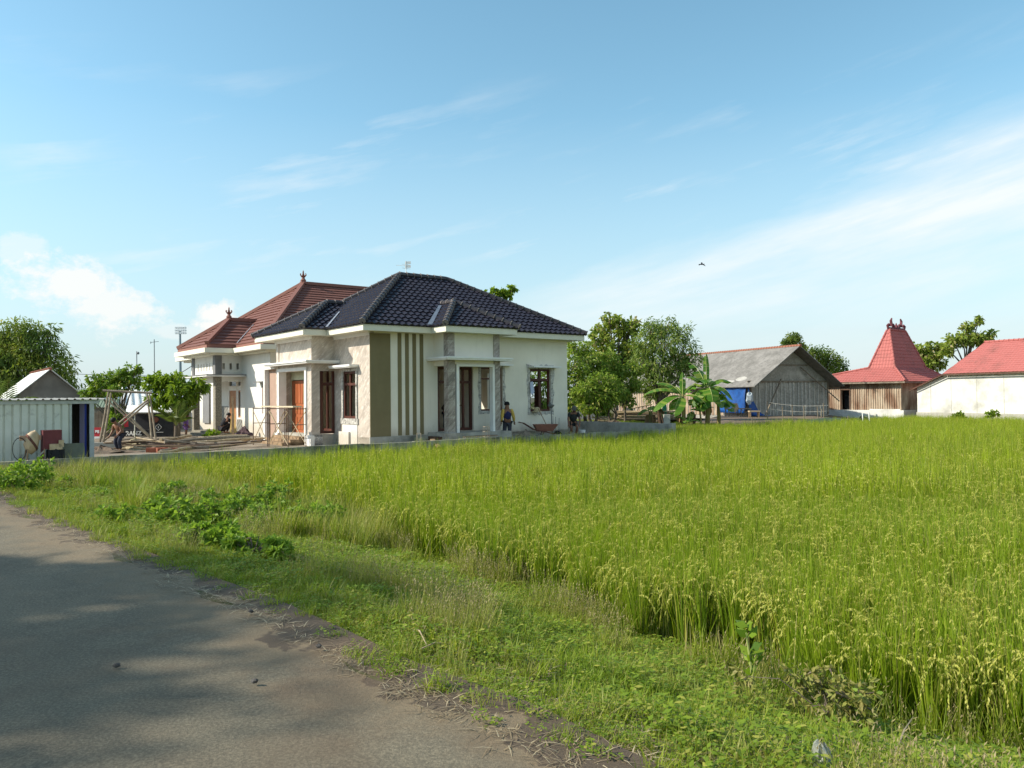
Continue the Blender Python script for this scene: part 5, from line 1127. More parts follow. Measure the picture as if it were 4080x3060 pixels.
def tree(name, label, base, blobs, leafm, seed, trunk=.14, nl=2200, L=.2, w=.07, droop=.4, clump=14, trunks=1, group=None, barkm='bark', gap=.55, cl=.38, stems=None):
    """blobs: (dx,dy,z,r) clumps of foliage above the base; limbs run to every clump"""
    rg = random.Random(seed); t = thing(name, label, 'tree' if 'shrub' not in name and 'bush' not in name else 'shrub', base, 0, group)
    bl = [(V((b[0], b[1], b[2])), b[3]) for b in blobs]; tot = sum(r**2 for _, r in bl); mb = MB(); tips = []
    for c, r in bl:
        nc = max(3, int(nl*(r*r/tot)/clump))
        for _ in range(nc):
            o = rv(rg); o.z *= .85; q = c+o*r*(rg.uniform(gap, 1.08)); tips.append((c, q))
            for _ in range(clump):
                d = (rv(rg)*.9+o*.6-V((0, 0, droop))).normalized(); leaf(mb, q+rv(rg)*cl*rg.random()**.5*min(1, r), d, rv(rg), L*rg.uniform(.7, 1.25), w*rg.uniform(.7, 1.2))
    mb.build('crown', leafm, t)
    mb = MB(); zlow = min(c.z-r for c, r in bl)
    for i in range(trunks):
        a = 2*pi*i/trunks+.4; sp = .0 if trunks == 1 else .12
        fork = V((cos(a)*sp*2.2, sin(a)*sp*2.2, max(.35 if trunk > .04 else .03, zlow*.75))); b0 = V((cos(a)*sp*.4, sin(a)*sp*.4, -.15))
        mb.tube([b0, b0.lerp(fork, .5)+rv(rg)*.04, fork], [trunk*1.25, trunk, trunk*.85], 7)
        for k, (c, r) in enumerate(bl):
            if trunks > 1 and k % trunks != i: continue
            m = fork.lerp(c, .55)+V((rg.uniform(-.1, .1), rg.uniform(-.1, .1), .12)); mb.tube([fork, m, c], [trunk*.7, trunk*.42, trunk*.2], 5)
            for cc, q in tips:
                if cc == c and rg.random() < .3: mb.tube([c.lerp(m, .3), (c.lerp(q, .6)), q], [trunk*.16, trunk*.1, .008], 3, False)
    mb.build('trunk', barkm, t)
    return t
def blobs_px(base, d, lst):               # clumps by where they are seen: (px, py, radius in px, depth offset)
    out = []
    for px, py, r, dy in lst: q = at(px, py, d+dy)-base; out.append((q.x, q.y, q.z, r*d/F))
    return out
def pxtree(name, label, px, d, z, lst, leafm, seed, **k): b = gr(px, 1650, d, z); return tree(name, label, b, blobs_px(b, d, lst), leafm, seed, **k)
# garden trees right of the white house
pxtree('leafy_tree', 'dense dark green tree rising close behind the right end of the white house', 2330, 47, 0, [(2300, 1385, 45, 1), (2290, 1455, 50, 0), (2345, 1440, 55, 1), (2300, 1535, 55, 0), (2290, 1600, 45, -.5), (2350, 1520, 50, .5), (2395, 1480, 40, 1)], 'leaf_mid', 11, nl=5200, L=.24, w=.1, trunk=.12, cl=.45)
pxtree('leafy_tree', 'low bushy tree with a twin trunk behind the tall side wall', 2362, 44.5, 0, [(2330, 1560, 48, 0), (2385, 1530, 50, .3), (2410, 1585, 45, 0), (2355, 1610, 42, -.4), (2440, 1560, 40, .4)], 'leaf_mid', 12, nl=3600, L=.23, w=.1, trunk=.1, trunks=2, cl=.42)
pxtree('leafy_tree', 'small leaning tree with forked pale trunk left of the pole stack', 2440, 45.5, 0, [(2430, 1590, 35, 0), (2465, 1560, 34, 0), (2405, 1610, 28, 0), (2440, 1530, 34, .3)], 'leaf_mid', 13, nl=1800, L=.22, w=.09, trunk=.07, trunks=2, cl=.36)
pxtree('leafy_tree', 'dark green tree behind the white house, glimpsed through its broken window', 2165, 47, 0, [(2150, 1520, 60, 0), (2190, 1600, 60, 0), (2140, 1640, 50, 0), (2200, 1480, 45, 0)], 'leaf_mid', 10, nl=2200, L=.24, w=.1, trunk=.1, cl=.45)
pxtree('leafy_tree', 'light green tree standing between the tall yellowish tree and the mango', 2490, 49, 0, [(2465, 1470, 36, 0), (2520, 1530, 38, 0), (2425, 1425, 34, 0), (2500, 1585, 34, 0), (2455, 1545, 34, 0), (2530, 1470, 30, 0), (2385, 1470, 32, 0)], 'leaf_mid', 35, nl=2600, L=.26, w=.11, trunk=.08, cl=.5, gap=.35)
pxtree('tall_teak_tree', 'tall yellowish tree with bare seed tops behind the low bushy trees', 2455, 56, 0, [(2430, 1270, 32, 0), (2470, 1300, 36, 0), (2405, 1310, 34, .6), (2500, 1330, 38, 0), (2415, 1380, 44, 0), (2490, 1400, 42, .5), (2440, 1450, 40, 0), (2385, 1420, 30, 0), (2520, 1290, 24, 0), (2530, 1400, 40, 0), (2375, 1350, 28, 0), (2450, 1510, 40, 0), (2500, 1470, 36, 0)], 'leaf_olive', 14, nl=3800, L=.34, w=.2, trunk=.16, cl=.5)
pxtree('mango_tree', 'large round mango tree with drooping dark leaves in front of the barn', 2625, 51, .05, [(2590, 1310, 42, 0), (2650, 1300, 45, .4), (2710, 1320, 40, 0), (2570, 1370, 52, 0), (2640, 1370, 58, -.5), (2720, 1390, 50, 0), (2765, 1430, 34, 0), (2560, 1440, 50, 0), (2620, 1450, 55, -.5), (2690, 1460, 50, 0), (2740, 1470, 34, .3), (2560, 1510, 42, 0), (2620, 1530, 42, -.4), (2590, 1570, 30, 0), (2680, 1520, 30, 0)], 'leaf_dark', 15, nl=7200, L=.3, w=.075, droop=.7, trunk=.17, cl=.5, gap=.6)
pxtree('treetop', 'slim young tree with big bright leaves showing above the black roof', 1985, 58, 0, [(1965, 1165, 17, 0), (1992, 1162, 14, 0), (2005, 1170, 15, 0), (2042, 1148, 15, 0), (2035, 1178, 9, 0), (1975, 1185, 15, 0), (1918, 1165, 10, 0), (2000, 1215, 16, 0)], 'leaf_bright', 16, nl=700, L=.34, w=.22, trunk=.07, droop=.8, cl=.25)
pxtree('distant_tree', 'dark tree peeping over the grey barn ridge on the right', 3165, 84, 0, [(3162, 1350, 24, 0), (3140, 1372, 22, 0), (3180, 1378, 22, 0)], 'leaf_bamboo', 17, nl=1500, L=.36, w=.13, cl=.5, trunk=.2)
pxtree('distant_tree', 'bushy tree between the grey barn and the joglo tower', 3275, 86, 0, [(3255, 1415, 36, 0), (3300, 1430, 40, 0), (3225, 1405, 26, 0), (3340, 1465, 32, 0), (3310, 1490, 40, 0), (3350, 1500, 28, 0)], 'leaf_bamboo', 18, nl=3600, L=.34, w=.13, cl=.6, trunk=.25)
pxtree('distant_tree', 'thin leafed tree just right of the joglo tower', 3700, 84, 0, [(3670, 1395, 24, 0), (3705, 1415, 30, 0), (3740, 1390, 24, 0), (3690, 1445, 34, 0), (3740, 1440, 22, 0), (3700, 1365, 10, 0)], 'leaf_olive', 19, nl=1500, L=.5, w=.26, cl=.6, trunk=.18, gap=.3)
pxtree('distant_tree', 'open tree with spindly top behind the limewashed barn', 3850, 82, 0, [(3800, 1355, 26, 0), (3835, 1350, 28, 0), (3880, 1345, 32, 0), (3860, 1310, 22, 0), (3890, 1285, 16, 0), (3906, 1262, 8, 0), (3955, 1332, 16, 0), (3775, 1390, 24, 0), (3915, 1355, 26, 0)], 'leaf_olive', 20, nl=1700, L=.48, w=.24, cl=.6, trunk=.16, gap=.25)
# left side
b = gr(80, 1650, 72, -.3)
tree('bamboo_grove', 'huge feathery bamboo clump towering behind the grey gable house', b, blobs_px(b, 72, [(20, 1335, 60, 0), (90, 1330, 55, 0), (150, 1330, 40, 0), (200, 1318, 26, 0), (40, 1400, 80, 0), (130, 1400, 65, 0), (190, 1400, 48, 0), (235, 1440, 42, 0), (255, 1490, 38, 0), (280, 1520, 34, 0), (60, 1480, 90, 0), (160, 1490, 70, 0), (0, 1560, 80, 0), (120, 1570, 80, 0), (230, 1560, 60, 0), (-60, 1400, 90, 0), (-60, 1500, 90, 0)]), 'leaf_bamboo', 21, nl=13000, L=.5, w=.13, droop=.9, cl=.9, trunk=.3, trunks=3, gap=.5)
pxtree('papaya_like_tree', 'spreading tree with tiers of drooping lobed leaves over the bamboo frame', 470, 37.5, -.2, [(510, 1475, 24, 0), (545, 1470, 16, 0), (560, 1478, 12, 0), (480, 1500, 36, 0), (430, 1520, 40, 0), (370, 1508, 22, 0), (520, 1520, 36, 0), (400, 1550, 40, 0), (460, 1555, 30, -.5), (340, 1570, 26, 0), (360, 1600, 22, 0), (470, 1650, 34, 0), (455, 1690, 30, 0)], 'leaf_papaya', 22, nl=4600, L=.2, w=.075, droop=.7, cl=.28, trunk=.08, gap=.5)
pxtree('bright_mango_tree', 'young tree with glossy bright yellow green leaves beside the grey pillared porch', 715, 36.8, -.2, [(600, 1525, 26, 0), (640, 1510, 34, 0), (690, 1505, 34, 0), (740, 1530, 34, 0), (790, 1525, 26, 0), (815, 1545, 16, 0), (650, 1560, 36, 0), (710, 1560, 38, -.4), (765, 1560, 30, 0), (680, 1600, 30, 0), (625, 1590, 28, 0), (740, 1590, 28, 0)], 'leaf_bright', 23, nl=4200, L=.27, w=.085, droop=.8, cl=.28, trunk=.06, gap=.5)
pxtree('hedge_shrub', 'small potted looking shrub on the ground before the grey pillared porch', 845, 35.6, -.2, [(830, 1735, 16, 0), (855, 1730, 18, 0), (865, 1742, 14, 0), (842, 1722, 12, 0)], 'leaf_bright', 24, nl=500, L=.16, w=.07, trunk=.02, cl=.16)
for i, (px, py, d, m) in enumerate(((3820, 1658, 52.3, 'leaf_mid'), (3955, 1650, 50.5, 'leaf_bright'))):
    pxtree('wall_shrub', ('low dark shrub at the foot of the limewashed wall', 'yellow green shrub at the foot of the limewashed wall, right of the low dark one')[i], px, d, -.4, [(px-16, py-0, 12, 0), (px+12, py-2, 12, 0), (px+2, py-8, 10, 0)], m, 30+i, nl=420, L=.17, w=.09, trunk=.03, cl=.2)
pxtree('wall_shrub', 'bright shrub behind the low bushy twin trunk tree', 2405, 48, -.05, [(2400, 1640, 16, 0), (2418, 1650, 14, 0), (2390, 1655, 14, 0)], 'leaf_bright', 34, nl=500, L=.18, w=.08, trunk=.02, cl=.2)
# trees of the opposite roadside, out of the picture, that shade the road
for i, (x, y, h, r, lab) in enumerate(((-22.8, 3.1, 12.0, 3.1, 'nearest leafy roadside tree shading the asphalt'), (-24.8, .7, 12.6, 3.2, 'roadside tree standing left of the camera across the road'), (-28.5, 8., 13.5, 1.3, 'far slim roadside tree beyond the leafy one'), (-30, 10.8, 14., 1.2, 'farthest slim roadside tree at the bend'))):
    rg = random.Random(50+i); bl = [(rg.uniform(-1, 1)*r*.75, rg.uniform(-1, 1)*r*.85, h+rg.uniform(-1, 1)*r*.6, r*rg.uniform(.34, .5)) for _ in range(13)]
    tree('roadside_tree', lab, (x, y, -.05), bl, 'leaf_mid', 60+i, nl=(6500, 5600, 420, 300)[i], L=.34, w=.17, trunk=.16, cl=.5, gap=.3)
# bananas
def banana(base, h, leaves, seed, label, r=.13, dead=2):
    rg = random.Random(seed); t = thing('banana_plant', label, 'banana plant', base, 0, 'banana plants before the barn'); t.scale = (1.15, 1.15, 1.15)
    mb = MB(); mb.tube([V((0, 0, -.2)), V((.04, 0, h*.5)), V((0, 0, h))], [r*.9, r*.75, r*.5], 9); mb.build('stem', mat_ban, t)
    for az, el, L, w, bend in leaves:
        el = min(1.5, el+.3); bend *= 1.3
        d0 = V((cos(az)*cos(el), sin(az)*cos(el), sin(el))); side = V((-sin(az), cos(az), 0)); p = V((0, 0, h*.93)); n = 14; pts = []; d = d0.copy()
        for i in range(n+1): pts.append((p.copy(), d.copy())); d = (d-V((0, 0, bend/n))).normalized(); p = p+d*(L/n)
        mb = MB(); st = 2
        for i in range(st, n):
            def row(k):
                q, dd = pts[k]; f = (k-st)/(n-st); ww = w*1.55*max(.12, sin(pi*min(1, f*.94+.05))**.5); up = side.cross(dd).normalized(); up = up if up.z > 0 else -up
                return q, side*ww*.5, up*(.22*ww)
            a, b = row(i), row(i+1); fold = 1
            for s in (-1, 1):
                if rg.random() < .1: continue
                g = rg.uniform(.0, .05)
                k = len(mb.v); mb.v += [a[0], a[0].lerp(b[0], 1-g), b[0]+b[1]*s*rg.uniform(.9, 1.02)-b[2]*.6-(b[0]-a[0])*g, a[0]+a[1]*s-a[2]*.6]; mb.f.append((k, k+1, k+2, k+3)); mb.m.append(0)
        lf = mb.build('leaf', 'leaf_banana', t); mb = MB(); mb.tube([q for q, _ in pts], [.024*(1-.8*i/n) for i in range(n+1)], 5); mb.build('midrib', plain('midrib', (.34, .38, .12)), lf)
    for k in range(dead):
        a = rg.uniform(0, 6.28); mb = MB(); e = V((cos(a), sin(a), 0)); p = V((0, 0, h*.85)); mb.prism([p, p+e*.25-V((0, 0, .1)), p+e*.38-V((0, 0, .9)), p+e*.22-V((0, 0, 1.1)), p+e*.12-V((0, 0, .6))], V((-e.y, e.x, 0))*.05); mb.build('dead_leaf', plain('dead_leaf', (.26, .16, .08), .9), t)
    return t
mat_ban = mat('banana_stem', (.26, .24, .09), (.2, .1, .05), 3., .7, stretch=(1, 1, .3))
dg_ = radians
banana(gr(2818, 1700, 44.2, -.3), 2.1, [(dg_(85), dg_(86), 1.8, .20, .1), (dg_(20), dg_(42), 1.75, .55, 1.5), (dg_(-25), dg_(30), 1.6, .6, 2.0), (dg_(190), dg_(50), 1.3, .5, 1.3), (dg_(215), dg_(15), 1.6, .6, 2.1), (dg_(240), dg_(0), 1.6, .6, 2.0), (dg_(165), dg_(35), 1.5, .6, 1.9), (dg_(-60), dg_(5), 1.5, .5, 1.9), (dg_(60), dg_(35), 1.7, .5, 1.2), (dg_(120), dg_(55), 1.9, .5, 1.1), (dg_(-5), dg_(10), 1.6, .5, 1.9), (dg_(270), dg_(20), 1.5, .5, 1.8)], 3, 'tallest banana plant with one leaf pointing straight up', r=.15)
banana(gr(2722, 1700, 43.6, -.3), 1.75, [(dg_(25), dg_(38), 2.0, .6, .9), (dg_(175), dg_(30), 2.0, .62, 1.2), (dg_(200), dg_(8), 1.9, .6, 1.3), (dg_(150), dg_(45), 1.6, .5, 1.2), (dg_(80), dg_(78), 1.2, .2, .3), (dg_(235), dg_(0), 1.5, .55, 1.8), (dg_(-30), dg_(20), 1.5, .5, 1.7), (dg_(100), dg_(40), 1.6, .5, 1.3)], 5, 'banana plant with wide sideways leaves just left of the tallest one')
banana(gr(2592, 1700, 45.5, -.2), .85, [(dg_(60), dg_(50), .9, .4, 1.8), (dg_(200), dg_(35), .9, .35, 1.9), (dg_(-30), dg_(30), .9, .35, 2.)], 4, 'stumpy grey stemmed banana plant with few limp leaves behind the side wall', r=.17, dead=3)
banana(gr(2862, 1700, 45., -.3), 1.35, [(dg_(70), dg_(50), 1.5, .5, 1.2), (dg_(150), dg_(40), 1.4, .5, 1.4), (dg_(20), dg_(30), 1.2, .45, 1.6), (dg_(-60), dg_(20), 1.2, .45, 1.6)], 6, 'banana plant with a scarred stem beside the blue tarpaulin', dead=0)
banana(gr(2790, 1700, 43.4, -.3), .95, [(dg_(70), dg_(75), 1.0, .35, .3), (dg_(160), dg_(60), .9, .3, .7), (dg_(10), dg_(40), .8, .28, 1.2), (dg_(210), dg_(35), .7, .25, 1.2), (dg_(-40), dg_(60), .9, .3, .7)], 8, 'short bright banana sucker in front of the tallest plant', r=.07, dead=0)
banana(gr(2745, 1700, 43., -.35), .5, [(dg_(60), dg_(50), .8, .25, 1.), (dg_(160), dg_(40), .8, .25, 1.2), (dg_(-20), dg_(30), .7, .22, 1.4), (dg_(240), dg_(30), .7, .22, 1.3)], 9, 'smallest banana sucker low over the rice edge', r=.05, dead=0)
for i, (px, top, ln) in enumerate(((2640, 1610, -.5), (2668, 1625, -.9), (2630, 1620, -.2), (2765, 1650, .1))):
    q = gr(px+ln*-30, 1700, 43.5, -.4); mb = MB(); z = at(px, top, 43.5).z; mb.tube([q, V((q.x+ln, q.y, z))], [.09, .06], 6); one(mb, 'dead_stem', 'plankdark', 'dry brown banana stem leaning among the banana plants', 'dead stem', 'dry banana stems')
# coconut seedling
def palm(base, h, n, L, seed, label, name='coconut_palm'):
    rg = random.Random(seed); t = thing(name, label, 'palm', base); mb = MB(); mb.tube([V((0, 0, -.1)), V((0, 0, h))], [.12, .09], 8); mb.build('trunk', 'bark', t)
    for i in range(n):
        az = 2*pi*i/n+rg.uniform(-.2, .2); el = rg.uniform(.75, 1.45); d = V((cos(az)*cos(el), sin(az)*cos(el), sin(el))); p = V((0, 0, h)); mb = MB(); m = 16; side = V((-sin(az), cos(az), 0)); pts = []
        for k in range(m+1):
            pts.append(p.copy()); f = k/m
            if k > 2:
                for s in (-1, 1): leaf(mb, p, (side*s*.8+d*.7-V((0, 0, .15))).normalized(), side.cross(d), L*.42*(1-.6*abs(f-.45)), .045)
            d = (d-V((0, 0, 1.0/m))).normalized(); p = p+d*L/m
        f_ = mb.build('frond', 'leaf_palm', t); mb = MB(); mb.tube(pts, [.022*(1-.8*k/m) for k in range(m+1)], 4); mb.build('midrib', plain('midrib', (.34, .38, .12)), f_)
    return t
palm(gr(702, 1740, 36, -.2), .7, 9, 1.15, 3, 'young coconut palm with feathery fronds behind the child in purple')
palm(gr(25, 1650, 34, -.2), 1.1, 8, 1.6, 4, 'palm fronds poking up behind the metal shed roof', 'low_palm')
# ---------------------------------------------------------------- rice and verge vegetation
def scatter(name, variants, pts, mats):
    """one object: tuft shapes and their positions in one mesh, spread by geometry nodes"""
    vs, fs, ms, vk = [], [], [], []
    for i, mb in enumerate(variants):
        k = len(vs); vs += [tuple(p) for p in mb.v]; fs += [tuple(a+k for a in f) for f in mb.f]; ms += mb.m; vk += [i+1]*len(mb.v)
    n0 = len(vs); vs += [tuple(p[0]) for p in pts]; vk += [0]*len(pts)
    me = bpy.data.meshes.new(name); me.from_pydata(vs, [], fs); me.polygons.foreach_set('material_index', ms)
    for m in mats: me.materials.append(M[m])
    def attr(nm, typ, vals, key='value'): a = me.attributes.new(nm, typ, 'POINT'); a.data.foreach_set(key, vals)
    attr('vk', 'INT', vk); attr('pv', 'INT', [0]*n0+[p[4] for p in pts]); attr('sc', 'FLOAT', [1.]*n0+[p[2] for p in pts])
    rot = [0.]*(3*n0)
    for p in pts: rot += [p[3][0], p[3][1], p[1]]
    attr('rot', 'FLOAT_VECTOR', rot, 'vector')
    o = bpy.data.objects.new(name, me); COL.objects.link(o)
    g = bpy.data.node_groups.new(name, 'GeometryNodeTree')
    g.interface.new_socket('Geometry', in_out='INPUT', socket_type='NodeSocketGeometry'); g.interface.new_socket('Geometry', in_out='OUTPUT', socket_type='NodeSocketGeometry')
    N, K = g.nodes, g.links; gi, go = N.new('NodeGroupInput'), N.new('NodeGroupOutput'); jn = N.new('GeometryNodeJoinGeometry'); K.new(jn.outputs[0], go.inputs[0])
    def na(nm, typ): x = N.new('GeometryNodeInputNamedAttribute'); x.data_type = typ; x.inputs[0].default_value = nm; return x.outputs[0]
    def eq(s, v): x = N.new('FunctionNodeCompare'); x.data_type = 'INT'; x.operation = 'EQUAL'; K.new(s, x.inputs[2]); x.inputs[3].default_value = v; return x.outputs[0]
    def sep(sel): x = N.new('GeometryNodeSeparateGeometry'); x.domain = 'POINT'; K.new(gi.outputs[0], x.inputs[0]); K.new(sel, x.inputs[1]); return x.outputs[0]
    a_vk, a_pv, a_sc, a_rot = na('vk', 'INT'), na('pv', 'INT'), na('sc', 'FLOAT'), na('rot', 'FLOAT_VECTOR')
    P0 = sep(eq(a_vk, 0)); e2r = N.new('FunctionNodeEulerToRotation'); K.new(a_rot, e2r.inputs[0])
    for i in range(len(variants)):
        ip = N.new('GeometryNodeInstanceOnPoints'); K.new(P0, ip.inputs['Points']); K.new(eq(a_pv, i), ip.inputs['Selection']); K.new(sep(eq(a_vk, i+1)), ip.inputs['Instance'])
        K.new(e2r.outputs[0], ip.inputs['Rotation']); K.new(a_sc, ip.inputs['Scale']); K.new(ip.outputs[0], jn.inputs[0])
    md = o.modifiers.new('Scatter', 'NODES'); md.node_group = g
    return o
def blade(mb, p, az, h, lean, w, bend=.0, seg=3):
    d = V((cos(az), sin(az), 0)); s = V((-sin(az), cos(az), 0)); k = len(mb.v); tw = R.uniform(-.8, .8); s = (s*cos(tw)+d*sin(tw))
    for i in range(seg+1):
        t = i/seg; q = p+d*(lean*t+bend*t*t)+V((0, 0, h*(t-.35*max(0, (lean+bend)/max(h, .01))*t*t*.6))); ww = w*(1-t**1.8)*.5+.0004
        mb.v += [q-s*ww, q+s*ww]
    for i in range(seg): a = k+2*i; mb.f.append((a, a+1, a+3, a+2)); mb.m.append(mb.cur)
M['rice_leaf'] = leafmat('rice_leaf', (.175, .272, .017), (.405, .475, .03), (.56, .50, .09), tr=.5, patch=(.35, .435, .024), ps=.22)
M['rice_ear'] = leafmat('rice_ear', (.47, .48, .08), (.62, .57, .17), (.40, .46, .08), tr=.42)
M['rice_stem'] = leafmat('rice_stem', (.12, .17, .02), (.26, .23, .07), tr=.2)
def panicle(mb, az, h, out, ng, gl, gw, cu=True):
    d = V((cos(az), sin(az), 0)); b = V((R.uniform(-.05, .05), R.uniform(-.05, .05), 0)); top = b+d*out*.35+V((0, 0, h))
    if cu: mb.cur = 2; blade(mb, b, az, h, out*.3, .007, .0, 2)
    mb.cur = 1
    for i in range(ng):
        t = (i+R.random())/ng; q = top+d*(out*.9*t)+V((0, 0, .07*sin(t*2.2)-.20*t*t))
        dd = (d*(1-t*.9)+V((R.uniform(-.5, .5), R.uniform(-.5, .5), -.25-.8*t))).normalized(); leaf(mb, q, dd, rv(R), gl*R.uniform(.8, 1.3), gw)
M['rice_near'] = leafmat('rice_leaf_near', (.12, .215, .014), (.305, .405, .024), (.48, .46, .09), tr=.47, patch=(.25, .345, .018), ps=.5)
def rice_tuft(nb, npan, w, ng, gl, gw, hs=1., m=0):
    mb = MB()
    for i in range(nb):
        mb.cur = m if R.random() < .9 else 2; a = R.uniform(0, 2*pi); r = R.random()**.5*.065; h = R.uniform(.55, .97)*hs
        blade(mb, V((cos(a)*r, sin(a)*r, 0)), a+R.uniform(-.6, .6), h, R.uniform(.0, .11), w*R.uniform(.7, 1.25), R.uniform(0, .08) if R.random() < .8 else R.uniform(.12, .3))
    for i in range(npan): panicle(mb, R.uniform(0, 2*pi), R.uniform(.50, .76)*hs, R.uniform(.16, .28), ng, gl, gw)
    return mb
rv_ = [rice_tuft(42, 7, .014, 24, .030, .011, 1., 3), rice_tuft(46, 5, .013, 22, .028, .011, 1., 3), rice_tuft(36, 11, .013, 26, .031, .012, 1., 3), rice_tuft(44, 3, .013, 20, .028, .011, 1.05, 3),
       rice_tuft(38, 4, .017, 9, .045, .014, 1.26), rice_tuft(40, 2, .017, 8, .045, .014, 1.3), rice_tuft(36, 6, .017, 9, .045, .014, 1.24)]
field = [V((x, y, 0)) for x, y in Q_[1:]]+[ab(-10.4, -2.6), ab(14.25, -2.6)]+[p+V((0, -.25, 0)) for p in bank[:-1]]+[V((48, 46, 0)), V((48, -2, 0))]
def inside(x, y, poly):
    c = False; j = len(poly)-1
    for i in range(len(poly)):
        a, b = poly[i], poly[j]
        if (a.y > y) != (b.y > y) and x < (b.x-a.x)*(y-a.y)/(b.y-a.y)+a.x: c = not c
        j = i
    return c
pts = []
def rows(y0, y1, sp, kinds):
    sc_ = 80/sp
    for i in range(int(-45/sp), int(62/sp)):
        for j in range(int(-40/sp), int(60/sp)):
            p = ab(-14, -27)+A*((i+R.uniform(-.3, .3))*sp)+B*((j+R.uniform(-.3, .3))*sp)
            y = p.y
            if y < y0 or y >= y1 or abs(p.x) > .70*y+2.5: continue
            ex = .45*mn.noise(V((p.x*.6, p.y*.6, 9))) if y < 24 else 0
            if not inside(p.x-ex, p.y-ex, field): continue
            if mn.noise(V((p.x*1.4, p.y*1.4, 5))) > .62: continue
            s = 1+.13*mn.noise(V((p.x*.35, p.y*.35, 2)))+R.uniform(-.09, .09)
            pts.append((V((p.x, p.y, -.95)), R.uniform(0, 6.28), s, (R.gauss(.03, .075), R.gauss(0, .075)), R.choice(kinds)))
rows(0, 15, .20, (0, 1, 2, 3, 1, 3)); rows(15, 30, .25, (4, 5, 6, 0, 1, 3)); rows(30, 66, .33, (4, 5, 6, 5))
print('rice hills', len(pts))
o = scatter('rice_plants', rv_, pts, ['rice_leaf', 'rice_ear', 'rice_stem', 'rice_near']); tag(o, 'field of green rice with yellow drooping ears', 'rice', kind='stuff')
# verge plants
M['grass'] = leafmat('grass_blade', (.22, .30, .022), (.38, .43, .04), (.46, .40, .16), tr=.5, patch=(.20, .30, .02), ps=.5)
M['broad'] = leafmat('small_broad_leaf', (.15, .25, .022), (.30, .39, .04), (.42, .42, .08), tr=.45)
M['straw'] = leafmat('dry_straw', (.33, .25, .145), (.22, .16, .095), (.46, .38, .24), tr=.1)
M['seedhead'] = leafmat('grass_seed_head', (.24, .19, .09), (.34, .28, .13), tr=.2)
M['drygrass'] = leafmat('dry_grass', (.30, .33, .06), (.36, .34, .10), (.22, .3, .04), tr=.4)
def tuft(n, h0, h1, r, w, m=0, bend=.8, mix=0.):
    mb = MB()
    for i in range(n):
        mb.cur = m if R.random() > mix else 3; a = R.uniform(0, 6.28); q = R.random()**.5*r; h = R.uniform(h0, h1); blade(mb, V((cos(a)*q, sin(a)*q, -.01)), R.uniform(0, 6.28), h, R.uniform(.05, .4)*h, w*R.uniform(.6, 1.3), R.uniform(0, bend)*h*.7)
    return mb
def leafy(n, h, r, L, w):
    mb = MB(); mb.cur = 1
    for i in range(n):
        a = R.uniform(0, 6.28); q = R.random()**.5*r; z = R.uniform(.1, 1)*h; p = V((cos(a)*q, sin(a)*q, z)); b = R.uniform(0, 6.28); leaf(mb, p, V((cos(b), sin(b), R.uniform(-.2, .55))).normalized(), V((R.uniform(-.4, .4), R.uniform(-.4, .4), 1)), L*R.uniform(.6, 1.3), w*R.uniform(.7, 1.2))
    mb.cur = 0
    for i in range(n//4): blade(mb, V((R.uniform(-r, r), R.uniform(-r, r), -.01)), R.uniform(0, 6.28), h*R.uniform(.6, 1.2), .03, .005, .02, 2)
    return mb
def strawt(n, r):
    mb = MB(); mb.cur = 2
    for i in range(n): blade(mb, V((R.uniform(-r, r), R.uniform(-r, r), R.uniform(0, .015))), R.uniform(0, 6.28), R.uniform(.004, .035), R.uniform(.05, .16), .006*R.uniform(.6, 1.3), R.uniform(-.03, .05), 2)
    return mb
def seedy(n):
    mb = MB()
    for i in range(n):
        p = V((R.uniform(-.09, .09), R.uniform(-.09, .09), -.01)); a = R.uniform(0, 6.28); h = R.uniform(.16, .38); mb.cur = 3; blade(mb, p, a, h, h*.2, .005, .02, 2); mb.cur = 4
        for k in range(4): leaf(mb, p+V((cos(a)*h*.2, sin(a)*h*.2, h*.95-k*.014)), (rv(R)*.5+V((0, 0, .6))).normalized(), V((0, 0, 1)), .026, .006)
    for i in range(30): mb.cur = 0; blade(mb, V((R.uniform(-.08, .08), R.uniform(-.08, .08), -.01)), R.uniform(0, 6.28), R.uniform(.06, .16), .04, .007, .05, 2)
    return mb
gv = [tuft(34, .05, .14, .075, .0075), tuft(34, .06, .17, .075, .009, 0, .9, .12), tuft(20, .22, .48, .07, .010, 0, .6, .15), leafy(44, .07, .09, .034, .019), leafy(40, .15, .10, .042, .022), strawt(22, .12), tuft(18, .3, .62, .06, .009, 3, .5), leafy(48, .09, .11, .026, .013), tuft(24, .07, .2, .08, .007, 3, .9), seedy(9)]
pts = []
Ltot = 0
